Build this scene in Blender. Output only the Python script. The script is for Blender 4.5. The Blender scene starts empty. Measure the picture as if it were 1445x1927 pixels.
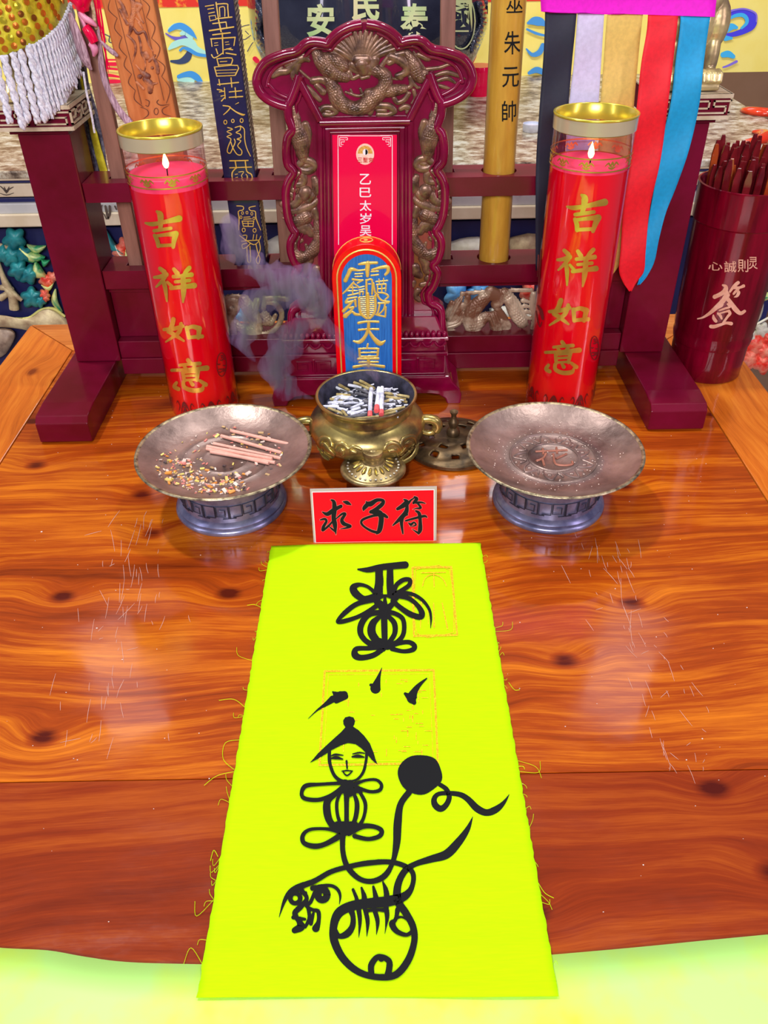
import bpy, bmesh, math, random
import numpy as np
from mathutils import Vector, Matrix, Euler
from mathutils.geometry import tessellate_polygon
R = math.radians
rnd = random.Random(7)
sc = bpy.context.scene
COL = sc.collection

# ------------------------------------------------------------------ camera
W, H, F = 1445, 1927, 1559.0
TH, PH = R(37.4), R(-0.98)
CP = Vector((0, 0, 0.455))
cf = Vector((0, math.cos(TH), -math.sin(TH)))
_X = Vector((1, 0, 0)); _U = _X.cross(cf)
cr = math.cos(PH) * _X + math.sin(PH) * _U
cu = -math.sin(PH) * _X + math.cos(PH) * _U
cam_d = bpy.data.cameras.new('camera'); cam = bpy.data.objects.new('camera', cam_d); COL.objects.link(cam)
m = Matrix((cr, cu, -cf)).transposed().to_4x4(); m.translation = CP
cam.matrix_world = m
cam_d.sensor_fit = 'HORIZONTAL'; cam_d.sensor_width = 36; cam_d.lens = F / W * 36
cam_d.clip_start = 0.01
sc.camera = cam

# ------------------------------------------------------------------ world, lamps, exposure
sc.view_settings.view_transform = 'Standard'; sc.view_settings.look = 'None'
sc.view_settings.gamma = 1; sc.view_settings.use_curve_mapping = False
sc.view_settings.exposure = 0.2
wd = bpy.data.worlds.new('world'); sc.world = wd; wd.use_nodes = True
wd.node_tree.nodes['Background'].inputs[0].default_value = (0.72, 0.70, 1.0, 1)
wd.node_tree.nodes['Background'].inputs[1].default_value = 0.13
def area(name, loc, target, size, power, color=(1, 1, 1)):
    d = bpy.data.lights.new(name, 'AREA'); d.shape = 'RECTANGLE'; d.size, d.size_y = size
    d.energy = power; d.color = color
    o = bpy.data.objects.new(name, d); COL.objects.link(o); o.location = loc
    o.rotation_euler = (Vector(target) - Vector(loc)).to_track_quat('-Z', 'Y').to_euler()
    return o
area('ceiling_or_fill_light', (-0.75, 0.95, 2.3), (0, 0.6, 0), (0.12, 0.12), 24, (1, 0.98, 0.96))
area('ceiling_or_fill_light', (0.85, 0.80, 2.3), (0, 0.7, 0), (0.14, 0.14), 13, (1, 0.97, 0.94))
area('ceiling_or_fill_light', (-0.2, -1.5, 1.25), (0, 0.9, 0.15), (1.0, 0.7), 40, (1, 0.93, 0.96))  # fill added behind the camera to brighten upright faces, no ceiling lamp
area('ceiling_or_fill_light', (-0.01, 1.20, 1.40), (0.0, 1.9, 0.2), (0.42, 0.2), 5.5, (1, 0.97, 0.95))  # fill added to brighten the yellow printed cloth, no ceiling lamp
area('added_side_strip_light', (1.25, -0.15, 0.75), (0.1, 0.85, 0.15), (0.10, 1.1), 5.5, (1, 0.80, 1.0))  # strip added to lay tall highlights on the candles and cup
area('added_side_strip_light', (-1.35, 0.0, 0.75), (-0.1, 0.85, 0.15), (0.10, 1.1), 4, (0.9, 0.85, 1.0))  # matching added highlight strip on the left side
area('ceiling_or_fill_light', (-1.30, 2.75, 2.65), (-0.1, 0.6, 0), (0.28, 0.6), 0.9, (0.93, 0.93, 1))
area('ceiling_or_fill_light', (1.15, 2.75, 2.65), (0.1, 0.6, 0), (0.28, 0.6), 0.9, (0.93, 0.93, 1))
area('lit_altar_light', (0.0, 3.1, 1.95), (0, 0.6, 0), (1.2, 0.45), 9, (0.90, 0.92, 1))
sc.cycles.max_bounces = 8; sc.cycles.transparent_max_bounces = 24
sc.cycles.caustics_reflective = False; sc.cycles.caustics_refractive = False
sc.cycles.sample_clamp_indirect = 4.0

# ------------------------------------------------------------------ pixel -> place on a surface
def ray(px, py): return cf + float((px - W / 2) / F) * cr - float((py - H / 2) / F) * cu
def G(px, py, z=0.0):
    d = ray(px, py); return CP + d * ((z - CP.z) / d.z)
def V(px, py, y):
    d = ray(px, py); return CP + d * (y / d.y)
def CY(cx, cy, r):                 # upright cylinder
    def f(px, py, lift=0):
        d = ray(px, py); rr = r + lift
        ox, oy = -cx, -cy
        a = d.x * d.x + d.y * d.y; b = ox * d.x + oy * d.y; c = ox * ox + oy * oy - rr * rr
        D = b * b - a * c
        t = (-b - math.sqrt(max(D, 0))) / a
        return CP + d * t
    return f
def PY(y): return lambda px, py, lift=0: V(px, py, y) + Vector((0, -lift, 0))
def PZ(z): return lambda px, py, lift=0: G(px, py, z) + Vector((0, 0, lift))

# ------------------------------------------------------------------ materials
def nt(name):
    mt = bpy.data.materials.new(name); mt.use_nodes = True
    t = mt.node_tree; return mt, t, t.nodes['Principled BSDF']
def ramp(t, fac, stops):
    n = t.nodes.new('ShaderNodeValToRGB'); e = n.color_ramp.elements
    while len(e) < len(stops): e.new(0.5)
    for i, (p, c) in enumerate(stops): e[i].position = p; e[i].color = (*c, 1)
    t.links.new(fac, n.inputs[0]); return n.outputs[0]
def noise(t, scale, detail=4, rough=0.5, vec=None, dist=0.0):
    n = t.nodes.new('ShaderNodeTexNoise'); n.inputs['Scale'].default_value = scale
    n.inputs['Detail'].default_value = detail; n.inputs['Roughness'].default_value = rough
    n.inputs['Distortion'].default_value = dist
    if vec is not None: t.links.new(vec, n.inputs['Vector'])
    return n.outputs[0]
def objvec(t, sx=1, sy=1, sz=1, rot=(0, 0, 0)):
    c = t.nodes.new('ShaderNodeNewGeometry'); mp = t.nodes.new('ShaderNodeMapping')
    mp.inputs['Scale'].default_value = (sx, sy, sz); mp.inputs['Rotation'].default_value = rot
    t.links.new(c.outputs['Position'], mp.inputs[0]); return mp.outputs[0]
def bump(t, b, h, strength, dist=0.001):
    n = t.nodes.new('ShaderNodeBump'); n.inputs['Strength'].default_value = strength
    n.inputs['Distance'].default_value = dist
    t.links.new(h, n.inputs['Height']); t.links.new(n.outputs[0], b.inputs['Normal'])
MATS = {}
def mat(name, c1, c2=None, rough=0.5, metal=0.0, coat=0.0, scale=60, bumps=0.0, sss=0.0, stops=None, vs=(1, 1, 1), spec=0.5, emit=0.0, coatr=0.05, bscale=None, lo=0.35, hi=0.65):
    if name in MATS: return MATS[name]
    mt, t, b = nt(name); MATS[name] = mt
    b.inputs['Roughness'].default_value = rough; b.inputs['Metallic'].default_value = metal
    b.inputs['Coat Weight'].default_value = coat; b.inputs['Coat Roughness'].default_value = coatr
    b.inputs['Specular IOR Level'].default_value = spec * (0.25 if coat > 0 and metal < 0.3 else 1)
    if c2 is None and not bumps:
        b.inputs['Base Color'].default_value = (*c1, 1)
    else:
        nv = noise(t, scale, 5, 0.6, objvec(t, *vs))
        if c2 is None: b.inputs['Base Color'].default_value = (*c1, 1)
        else: t.links.new(ramp(t, nv, stops or [(lo, c1), (hi, c2)]), b.inputs['Base Color'])
        if bumps: bump(t, b, nv if bscale is None else noise(t, bscale, 4, 0.6, objvec(t, *vs)), bumps)
    if emit: 
        b.inputs['Emission Color'].default_value = (*c1, 1); b.inputs['Emission Strength'].default_value = emit
    return mt
def wood(name, along, dark, mid, light, coat=1.0, sc_=1.0):
    mt, t, b = nt(name); MATS[name] = mt
    X = along == 'x'
    def mx(op, a, bb):
        n = t.nodes.new('ShaderNodeMath'); n.operation = op
        for i, q in enumerate((a, bb)):
            if isinstance(q, (int, float)): n.inputs[i].default_value = q
            else: t.links.new(q, n.inputs[i])
        return n.outputs[0]
    def mr(v, a0, a1, b0, b1, smooth=False):
        n = t.nodes.new('ShaderNodeMapRange'); n.interpolation_type = 'SMOOTHSTEP' if smooth else 'LINEAR'
        for i, q in enumerate((a0, a1, b0, b1)): n.inputs[i + 1].default_value = q
        t.links.new(v, n.inputs[0]); return n.outputs[0]
    # knots, and grain that flows round them
    vo = t.nodes.new('ShaderNodeTexVoronoi'); vo.voronoi_dimensions = '2D'; vo.inputs['Scale'].default_value = 7.0
    t.links.new(objvec(t, 1, 1.45, 1) if X else objvec(t, 1.45, 1, 1), vo.inputs['Vector'])
    bulge = mr(vo.outputs['Distance'], 0.0, 0.30, 0.013, 0.0, True)
    geo = t.nodes.new('ShaderNodeNewGeometry'); cmb = t.nodes.new('ShaderNodeCombineXYZ'); t.links.new(bulge, cmb.inputs[1 if X else 0])
    warp = noise(t, 3.0, 2, 0.5, geo.outputs['Position'])
    w2 = mx('MULTIPLY', mx('SUBTRACT', warp, 0.5), 0.085); c2 = t.nodes.new('ShaderNodeCombineXYZ'); t.links.new(w2, c2.inputs[1 if X else 0])
    ad = t.nodes.new('ShaderNodeVectorMath'); t.links.new(geo.outputs['Position'], ad.inputs[0]); t.links.new(cmb.outputs[0], ad.inputs[1])
    ad2 = t.nodes.new('ShaderNodeVectorMath'); t.links.new(ad.outputs[0], ad2.inputs[0]); t.links.new(c2.outputs[0], ad2.inputs[1])
    def gv(l, c):
        n = t.nodes.new('ShaderNodeMapping'); n.inputs['Scale'].default_value = ((l, c, c) if X else (c, l, c)); t.links.new(ad2.outputs[0], n.inputs[0]); return n.outputs[0]
    band = noise(t, 1, 4, 0.6, gv(3.0 * sc_, 38 * sc_), 0.3)        # broad streaks
    line = noise(t, 1, 4, 0.65, gv(7.0 * sc_, 190 * sc_), 0.2)      # grain lines
    pore = noise(t, 1, 3, 0.7, gv(45, 900))                         # pores
    blot = noise(t, 1, 3, 0.55, gv(4.0 * sc_, 9 * sc_), 0.5)
    knot = mr(vo.outputs['Distance'], 0.01, 0.10, 0.26, 0.0, True)
    f = mx('ADD', mx('MULTIPLY', band, 0.42), mx('MULTIPLY', line, 0.40))
    f = mx('ADD', f, mx('MULTIPLY', pore, 0.16)); f = mx('ADD', f, mx('MULTIPLY', blot, 0.30)); f = mx('SUBTRACT', f, knot)
    t.links.new(ramp(t, f, [(0.40, dark), (0.62, mid), (0.86, light)]), b.inputs['Base Color'])
    b.inputs['Specular IOR Level'].default_value = 0.06
    b.inputs['Roughness'].default_value = 0.5
    b.inputs['Coat Weight'].default_value = coat
    dn = noise(t, 9, 6, 0.7, objvec(t, 1, 2.2, 1))
    t.links.new(mr(dn, 0.4, 0.7, 0.05, 0.20), b.inputs['Coat Roughness'])
    bump(t, b, line, 0.06, 0.0005)
    return mt
wood('wood_panel', 'x', (0.085, 0.006, 0.0003), (0.37, 0.056, 0.002), (0.88, 0.27, 0.010))
wood('wood_frame', 'y', (0.22, 0.035, 0.002), (0.60, 0.14, 0.010), (0.85, 0.30, 0.03))
wood('wood_back', 'x', (0.16, 0.03, 0.006), (0.55, 0.15, 0.02), (0.85, 0.34, 0.07))
LACQ = mat('red_lacquer', (0.115, 0.002, 0.010), (0.17, 0.003, 0.027), rough=0.36, coat=0.35, scale=14, coatr=0.12, bumps=0.12)
RESIN = mat('purple_red_resin', (0.13, 0.0003, 0.018), (0.24, 0.001, 0.044), rough=0.28, coat=1.0, scale=25, coatr=0.06)
BRONZE = mat('aged_bronze_paint', (0.06, 0.025, 0.016), (0.29, 0.155, 0.09), rough=0.36, metal=0.4, coat=0.2, scale=90, bumps=0.3)
GOLDP = mat('gold_paint', (0.55, 0.36, 0.14), (0.80, 0.62, 0.34), rough=0.42, metal=0.3, scale=150)
GOLDF = mat('gold_foil', (0.62, 0.42, 0.06), (0.90, 0.62, 0.10), rough=0.28, metal=0.75, scale=40)
GOLDT = mat('gold_relief_lettering', (0.85, 0.52, 0.08), (0.95, 0.66, 0.16), rough=0.32, metal=0.35, scale=80)
INK = mat('black_ink', (0.010, 0.011, 0.012), rough=0.8, spec=0.15)
REDP = mat('red_print_paper', (0.90, 0.0, 0.012), rough=0.5, spec=0.15)
PLAS = mat('clear_laminate_edge', (0.52, 0.42, 0.42), rough=0.15, coat=1.0)
WHITE = mat('white_print', (0.9, 0.88, 0.92), rough=0.5)

# ------------------------------------------------------------------ mesh helpers
def link(o, parent=None):
    COL.objects.link(o)
    if parent is not None:
        o.parent = parent
        if parent.type == 'EMPTY': o.matrix_parent_inverse = Matrix.Translation(-Vector(parent.location))
    return o
def mesh_obj(name, verts, faces, mt, parent=None, smooth=True, label=None):
    me = bpy.data.meshes.new(name); me.from_pydata([tuple(v) for v in verts], [], faces); me.update()
    if isinstance(mt, (list, tuple)):
        for q in mt: me.materials.append(q)
    elif mt is not None: me.materials.append(mt)
    if smooth: me.polygons.foreach_set('use_smooth', [True] * len(me.polygons))
    o = bpy.data.objects.new(name, me); link(o, parent)
    if label: o['label'] = label
    return o
class MB:
    def __init__(s): s.v = []; s.f = []
    def add(s, v, f):
        n = len(s.v); s.v += [Vector(p) for p in v]; s.f += [[i + n for i in q] for q in f]; return s
    def box(s, x0, x1, y0, y1, z0, z1, M=None, b=0.0):
        if b > 0:
            bm = bmesh.new(); bmesh.ops.create_cube(bm, size=1)
            for v in bm.verts: v.co = Vector(((x0 + x1) / 2 + v.co.x * (x1 - x0), (y0 + y1) / 2 + v.co.y * (y1 - y0), (z0 + z1) / 2 + v.co.z * (z1 - z0)))
            bmesh.ops.bevel(bm, geom=bm.edges[:], offset=b, segments=2, affect='EDGES', profile=0.5)
            bm.verts.index_update()
            vs = [v.co.copy() for v in bm.verts]; fs = [[v.index for v in f.verts] for f in bm.faces]; bm.free()
        else:
            vs = [Vector((x, y, z)) for z in (z0, z1) for y in (y0, y1) for x in (x0, x1)]
            fs = [[0, 2, 3, 1], [4, 5, 7, 6], [0, 1, 5, 4], [2, 6, 7, 3], [0, 4, 6, 2], [1, 3, 7, 5]]
        if M is not None: vs = [M @ v for v in vs]
        return s.add(vs, fs)
    def lathe(s, prof, c=(0, 0, 0), n=64, M=None, cap=True):
        vs, fs = [], []
        for (r, z) in prof:
            for k in range(n):
                a = 2 * math.pi * k / n
                vs.append(Vector((c[0] + r * math.cos(a), c[1] + r * math.sin(a), c[2] + z)))
        for i in range(len(prof) - 1):
            for k in range(n):
                k2 = (k + 1) % n
                fs.append([i * n + k, i * n + k2, (i + 1) * n + k2, (i + 1) * n + k])
        if cap:
            if prof[0][0] > 1e-5: fs.append([k for k in range(n)][::-1])
            if prof[-1][0] > 1e-5: fs.append([(len(prof) - 1) * n + k for k in range(n)])
        if M is not None: vs = [M @ v for v in vs]
        return s.add(vs, fs)
    def tube(s, pts, rad, n=8, flat=None, caps=True):
        pts = [Vector(p) for p in pts]
        if not isinstance(rad, (list, tuple)): rad = [rad] * len(pts)
        vs, fs = [], []; up = Vector((0.13, 0.21, 0.97)); prev = None
        for i, p in enumerate(pts):
            d = (pts[min(i + 1, len(pts) - 1)] - pts[max(i - 1, 0)]).normalized()
            if prev is None:
                a = d.cross(up)
                if a.length < 1e-3: a = d.cross(Vector((1, 0, 0)))
                a.normalize()
            else:
                a = (prev - d * prev.dot(d))
                a = a.normalized() if a.length > 1e-6 else prev
            prev = a; b = d.cross(a)
            for k in range(n):
                t = 2 * math.pi * k / n
                vs.append(p + (a * math.cos(t) + b * math.sin(t) * (flat or 1)) * rad[i])
        for i in range(len(pts) - 1):
            for k in range(n):
                k2 = (k + 1) % n; fs.append([i * n + k, i * n + k2, (i + 1) * n + k2, (i + 1) * n + k])
        if caps: fs.append(list(range(n))[::-1]); fs.append([(len(pts) - 1) * n + k for k in range(n)])
        return s.add(vs, fs)
    def ball(s, c, r, n=10, M=None):
        if not isinstance(r, (tuple, list)): r = (r, r, r)
        vs, fs = [], []
        for i in range(n + 1):
            a = math.pi * i / n
            for k in range(2 * n):
                b = math.pi * k / n
                q = Vector((r[0] * math.sin(a) * math.cos(b), r[1] * math.sin(a) * math.sin(b), r[2] * math.cos(a)))
                if M is not None: q = M @ q
                vs.append(Vector(c) + q)
        for i in range(n):
            for k in range(2 * n):
                k2 = (k + 1) % (2 * n); fs.append([i * 2 * n + k, (i + 1) * 2 * n + k, (i + 1) * 2 * n + k2, i * 2 * n + k2])
        return s.add(vs, fs)
    def prism(s, poly3, off):           # closed outline (3D points) swept by vector off
        n = len(poly3); a = [Vector(p) for p in poly3]; b = [p + Vector(off) for p in a]
        tri = tessellate_polygon([a])
        return s.add(a + b, [list(t) for t in tri] + [[t[2] + n, t[1] + n, t[0] + n] for t in tri] + [[i, (i + 1) % n, (i + 1) % n + n, i + n] for i in range(n)])
    def build(s, name, mt, parent=None, smooth=False, label=None, bevel=0, angle=40):
        o = mesh_obj(name, s.v, s.f, mt, parent, smooth, label)
        bm = bmesh.new(); bm.from_mesh(o.data); bmesh.ops.recalc_face_normals(bm, faces=bm.faces); bm.to_mesh(o.data); bm.free()
        if smooth:
            try: o.data.set_sharp_from_angle(angle=R(angle))
            except Exception: pass
        if bevel:
            md = o.modifiers.new('b', 'BEVEL'); md.width = bevel; md.segments = 2; md.limit_method = 'ANGLE'; md.angle_limit = R(40)
        return o
def cat(pts, n=6):                      # Catmull-Rom through tuples
    if len(pts) < 3: 
        a, b = pts; return [tuple(a[k] + (b[k] - a[k]) * i / n for k in range(len(a))) for i in range(n + 1)]
    P = [pts[0]] + list(pts) + [pts[-1]]; out = []
    for i in range(1, len(P) - 2):
        for j in range(n):
            t = j / n
            out.append(tuple(0.5 * (2 * P[i][k] + (P[i + 1][k] - P[i - 1][k]) * t + (2 * P[i - 1][k] - 5 * P[i][k] + 4 * P[i + 1][k] - P[i + 2][k]) * t * t + (3 * P[i][k] - P[i - 1][k] - 3 * P[i + 1][k] + P[i + 2][k]) * t ** 3) for k in range(len(pts[0]))))
    out.append(tuple(pts[-1])); return out
def S(txt):                             # 'x,y,w x,y,w ; x,y,w ...' -> strokes
    return [[tuple(float(q) for q in p.split(',')) for p in s.split()] for s in txt.split(';') if s.strip()]
def xf(strokes, sc_, ox, oy): return [[(x / sc_ + ox, y / sc_ + oy, w / sc_) for x, y, w in s] for s in strokes]
def brush(mb, strokes, mp, lift=0.0004, n=6, straight=False):
    for si, s in enumerate(strokes):
        if lift: lift += 2.5e-6
        s = [(q[0], q[1], q[2] if len(q) > 2 else 3) for q in s]
        p = s if straight else cat(s, n)
        p = [(x, y, max(w, 0.4)) for x, y, w in p]
        vs, fs = [], []
        for i, (x, y, w) in enumerate(p):
            a = p[max(i - 1, 0)]; b = p[min(i + 1, len(p) - 1)]
            dx, dy = b[0] - a[0], b[1] - a[1]; L = math.hypot(dx, dy) or 1
            nx, ny = -dy / L * w / 2, dx / L * w / 2
            vs += [mp(x + nx, y + ny, lift), mp(x - nx, y - ny, lift)]
        fs = [[2 * i, 2 * i + 1, 2 * i + 3, 2 * i + 2] for i in range(len(p) - 1)]
        mb.add(vs, fs)
        for e, (q, o) in enumerate(((p[0], p[1]), (p[-1], p[-2]))):
            if q[2] < 1.2: continue
            a0 = math.atan2(q[1] - o[1], q[0] - o[0]); r = q[2] / 2
            lc_ = lift - 1.2e-6
            c = [mp(q[0], q[1], lc_)] + [mp(q[0] + r * math.cos(a0 + t), q[1] + r * math.sin(a0 + t), lc_) for t in [R(-90 + 22.5 * k) for k in range(9)]]
            mb.add(c, [[0, k, k + 1] for k in range(1, 9)])
def ringstroke(cx, cy, r, w, ry=None):
    ry = ry or r
    return [(cx + r * math.cos(R(a)), cy + ry * math.sin(R(a)), w) for a in range(0, 361, 24)]
def fillpoly(mb, pts, mp, lift=0.0004):
    a = [mp(x, y, lift) for x, y in pts]
    tri = tessellate_polygon([[Vector((x, y, 0)) for x, y in pts]]); mb.add(a, [list(t) for t in tri])
_gl = {}
def glyph(ch, bold=0.0):
    if (ch, bold) not in _gl:
        c = bpy.data.curves.new('g', 'FONT'); c.body = ch; c.resolution_u = 3; c.offset = bold
        o = bpy.data.objects.new('g', c); COL.objects.link(o)
        bpy.context.view_layer.update()
        me = bpy.data.meshes.new_from_object(o.evaluated_get(bpy.context.evaluated_depsgraph_get()))
        bm = bmesh.new(); bm.from_mesh(me); bmesh.ops.remove_doubles(bm, verts=bm.verts, dist=1e-5)
        for k in range(1, 8):
            q = k / 8
            bmesh.ops.bisect_plane(bm, geom=bm.verts[:] + bm.edges[:] + bm.faces[:], plane_co=(q, 0, 0), plane_no=(1, 0, 0))
        bm.verts.index_update()
        vs = [(v.co.x, v.co.y) for v in bm.verts]; fs = [[v.index for v in f.verts] for f in bm.faces]
        bm.free(); bpy.data.meshes.remove(me); bpy.data.objects.remove(o)
        xs = [v[0] for v in vs]; ys = [v[1] for v in vs]
        x0, x1, y0, y1 = min(xs), max(xs), min(ys), max(ys)
        _gl[(ch, bold)] = ([((x - x0) / (x1 - x0), 1 - (y - y0) / (y1 - y0)) for x, y in vs], fs)
    return _gl[(ch, bold)]
def put(mb, ch, quad, mp, lift=0.0004, bold=0.01):      # quad: TL, TR, BR, BL in pixels
    vs, fs = glyph(ch, bold); (a, b, c, d) = quad
    out = []
    for u, v in vs:
        x = (a[0] * (1 - u) + b[0] * u) * (1 - v) + (d[0] * (1 - u) + c[0] * u) * v
        y = (a[1] * (1 - u) + b[1] * u) * (1 - v) + (d[1] * (1 - u) + c[1] * u) * v
        out.append(mp(x, y, lift))
    mb.add(out, fs)
def rect(cx, cy, w, h, sh=0.0): return [(cx - w / 2 - sh * h / 2, cy - h / 2), (cx + w / 2 - sh * h / 2, cy - h / 2), (cx + w / 2 + sh * h / 2, cy + h / 2), (cx - w / 2 + sh * h / 2, cy + h / 2)]
def relief(name, strokes, mp, mt, parent, step=1.0, hk=0.5, k=0.0005, tex=0.0, period=6.0, base=-0.0006, amp=0.18, solid=0, label=None, seed=1):
    """carved relief: strokes (x, y, width[, texture]) raised as rounded ridges on the surface mp"""
    pts = [p for s in strokes for p in s]
    x0 = min(p[0] - p[2] for p in pts); x1 = max(p[0] + p[2] for p in pts)
    y0 = min(p[1] - p[2] for p in pts); y1 = max(p[1] + p[2] for p in pts)
    nx = int((x1 - x0) / step) + 2; ny = int((y1 - y0) / step) + 2
    gx, gy = np.meshgrid(x0 + np.arange(nx) * step, y0 + np.arange(ny) * step)
    Hh = np.full(gx.shape, -1.0)
    for si, s in enumerate(strokes):
        tx = s[0][3] if len(s[0]) > 3 else tex
        p = cat([q[:3] for q in s], 4) if len(s) > 1 else [s[0][:3], (s[0][0] + 0.1, s[0][1], s[0][2])]
        acc = 0
        for i in range(len(p) - 1):
            ax, ay, aw = p[i]; bx, by, bw = p[i + 1]
            dx, dy = bx - ax, by - ay; L2 = dx * dx + dy * dy + 1e-9; L = math.sqrt(L2)
            mw = max(aw, bw) / 2 + step
            ix0 = max(int((min(ax, bx) - mw - x0) / step), 0); ix1 = int((max(ax, bx) + mw - x0) / step) + 2
            iy0 = max(int((min(ay, by) - mw - y0) / step), 0); iy1 = int((max(ay, by) + mw - y0) / step) + 2
            X = gx[iy0:iy1, ix0:ix1]; Y = gy[iy0:iy1, ix0:ix1]
            t = np.clip(((X - ax) * dx + (Y - ay) * dy) / L2, 0, 1)
            d = np.hypot(X - ax - t * dx, Y - ay - t * dy); w = np.maximum((aw + (bw - aw) * t) / 2, 0.3)
            q = d / w
            h = np.where(q < 1, w * hk * np.sqrt(np.clip(1 - q * q, 0, 1)), -1.0)
            if tx:
                sd = ((X - ax) * dy - (Y - ay) * dx) / L; ss = acc + t * L
                row = np.floor(ss / period); u = ss / period - row
                vv = sd / period + 0.5 * (row % 2); vv = vv - np.floor(vv) - 0.5
                if tx == 2: sca = np.abs(np.sin(sd / period * 3.0))          # strands
                else: sca = 1 - np.clip(np.hypot(u - 0.3, vv) * 1.4, 0, 1)
                h = np.where(q < 1, h + w * 0.0 + period * amp * sca * np.sqrt(np.clip(1 - q * q, 0, 1)), h)
            Hh[iy0:iy1, ix0:ix1] = np.maximum(Hh[iy0:iy1, ix0:ix1], h)
            acc += L
    keep = Hh > -0.5
    vs = []; idx = -np.ones(gx.shape, int); fs = []
    kk = keep.copy()
    for dy_ in (-1, 0, 1):
        for dx_ in (-1, 0, 1):
            kk |= np.roll(np.roll(keep, dy_, 0), dx_, 1)
    for j in range(ny):
        for i in range(nx):
            if kk[j, i]:
                idx[j, i] = len(vs)
                vs.append(mp(gx[j, i], gy[j, i], Hh[j, i] * k if keep[j, i] else base))
    for j in range(ny - 1):
        for i in range(nx - 1):
            q = [idx[j, i], idx[j + 1, i], idx[j + 1, i + 1], idx[j, i + 1]]
            if min(q) >= 0 and (keep[j, i] or keep[j + 1, i] or keep[j + 1, i + 1] or keep[j, i + 1]): fs.append([int(z) for z in q])
    o = mesh_obj(name, vs, fs, mt, parent, True, label)
    if solid:
        md = o.modifiers.new('s', 'SOLIDIFY'); md.thickness = solid; md.offset = -1
    return o
def empty(name, loc, label=None, category=None, group=None, kind=None):
    o = bpy.data.objects.new(name, None); COL.objects.link(o); o.location = loc
    o.empty_display_size = 0.01
    tag(o, label, category, group, kind); return o
def tag(o, label=None, category=None, group=None, kind=None):
    if label: o['label'] = label
    if category: o['category'] = category
    if group: o['group'] = group
    if kind: o['kind'] = kind
    return o
def adopt(root, *obs):          # children built in world space
    for o in obs:
        o.parent = root; o.matrix_parent_inverse = Matrix.Translation(-Vector(root.location))
def adopt_all(root, since):
    for o in list(bpy.data.objects):
        if o.name not in since and o.parent is None and o is not root: adopt(root, o)
def names(): return {o.name for o in bpy.data.objects}

# ================================================================== SETTING
MB().box(-2.5, 2.5, -1.5, 3.4, -0.84, -0.80).build('floor', mat('floor_tile', (0.22, 0.13, 0.09), (0.30, 0.2, 0.14), rough=0.3, scale=6))['kind'] = 'structure'
MB().box(-2.5, 2.5, 3.4, 3.5, -0.84, 2.7).build('wall_back', mat('wall_paint', (0.62, 0.36, 0.2), (0.7, 0.42, 0.25), rough=0.7, scale=4))['kind'] = 'structure'

# ================================================================== ALTAR TABLE
tb = empty('altar_table', (0, 0.5, -0.8), 'glossy reddish brown wooden altar table carrying everything in front', 'table')
wp, wf, wb = MATS['wood_panel'], MATS['wood_frame'], MATS['wood_back']
wood('wood_front_plank', 'x', (0.08, 0.005, 0.0005), (0.26, 0.030, 0.002), (0.55, 0.12, 0.008), sc_=0.6)
seam = 0.318
MB().box(-0.3785, 0.3485, seam + 0.0003, 0.931, -0.03, 0).build('plank', wp, tb, bevel=0.0004)
MB().box(-0.3785, 0.3485, 0.02, seam - 0.0003, -0.03, -0.0001).build('plank', MATS['wood_front_plank'], tb, bevel=0.0004)
def frame_board(pts, mt, nm='frame_board'):
    mb = MB(); mb.prism([Vector((x, y, -0.03)) for x, y in pts], (0, 0, 0.03)); return mb.build(nm, mt, tb, bevel=0.0008)
frame_board([(-0.455, -0.06), (-0.380, 0.02), (-0.380, 0.933), (-0.455, 1.008)], wf)
frame_board([(0.425, -0.06), (0.425, 1.008), (0.350, 0.933), (0.350, 0.02)], wf)
frame_board([(-0.4545, 1.009), (-0.3795, 0.934), (0.3495, 0.934), (0.4245, 1.009)], wb)
frame_board([(-0.4545, -0.061), (0.4245, -0.061), (0.3495, 0.019), (-0.3795, 0.019)], wb)
MB().box(-0.435, 0.405, -0.03, 0.985, -0.11, -0.031).build('apron', wf, tb, bevel=0.003)
for x in (-0.40, 0.37):
    for y in (0.0, 0.95): MB().box(x - 0.03, x + 0.03, y - 0.03, y + 0.03, -0.8, -0.111).build('leg', wf, tb, bevel=0.004)
# scratches and tiny crumbs in the varnish
sm = mat('scratch_mark', (0.62, 0.36, 0.28), rough=0.5)
mb = MB()
for k in range(150):
    if k % 2: bx, by = rnd.gauss(230, 45), rnd.uniform(960, 1400); bx += (1400 - by) * 0.16 - 40; a = 1.75
    else: by = rnd.uniform(1000, 1450); bx = 1120 + (by - 1000) * 0.38 + rnd.gauss(0, 36); a = 1.2
    a += rnd.gauss(0, 0.25) + (1.3 if rnd.random() < 0.1 else 0); L = rnd.uniform(6, 45)
    x2, y2 = bx + L * math.cos(a), by + L * math.sin(a)
    brush(mb, [[(bx, by, 0.4), ((bx + x2) / 2 + rnd.uniform(-1, 1), (by + y2) / 2, 0.75), (x2, y2, 0.4)]], PZ(0), 0.0002, 3)
mb.build('scratches', sm, tb)['kind'] = 'stuff'
mb = MB()
for k in range(260):
    x, y = rnd.uniform(-0.33, 0.33), rnd.uniform(0.22, 0.85)
    s_ = rnd.uniform(0.0002, 0.0006) * (2 if rnd.random() < 0.05 else 1); mb.ball((x, y, s_ * 0.5), (s_, s_ * rnd.uniform(0.5, 1), s_ * 0.5), 3)
tag(mb.build('dust_crumbs', mat('crumb', (0.75, 0.6, 0.5)), smooth=True), 'tiny pale dust crumbs scattered over the wooden table top', 'dust', kind='stuff')

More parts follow.
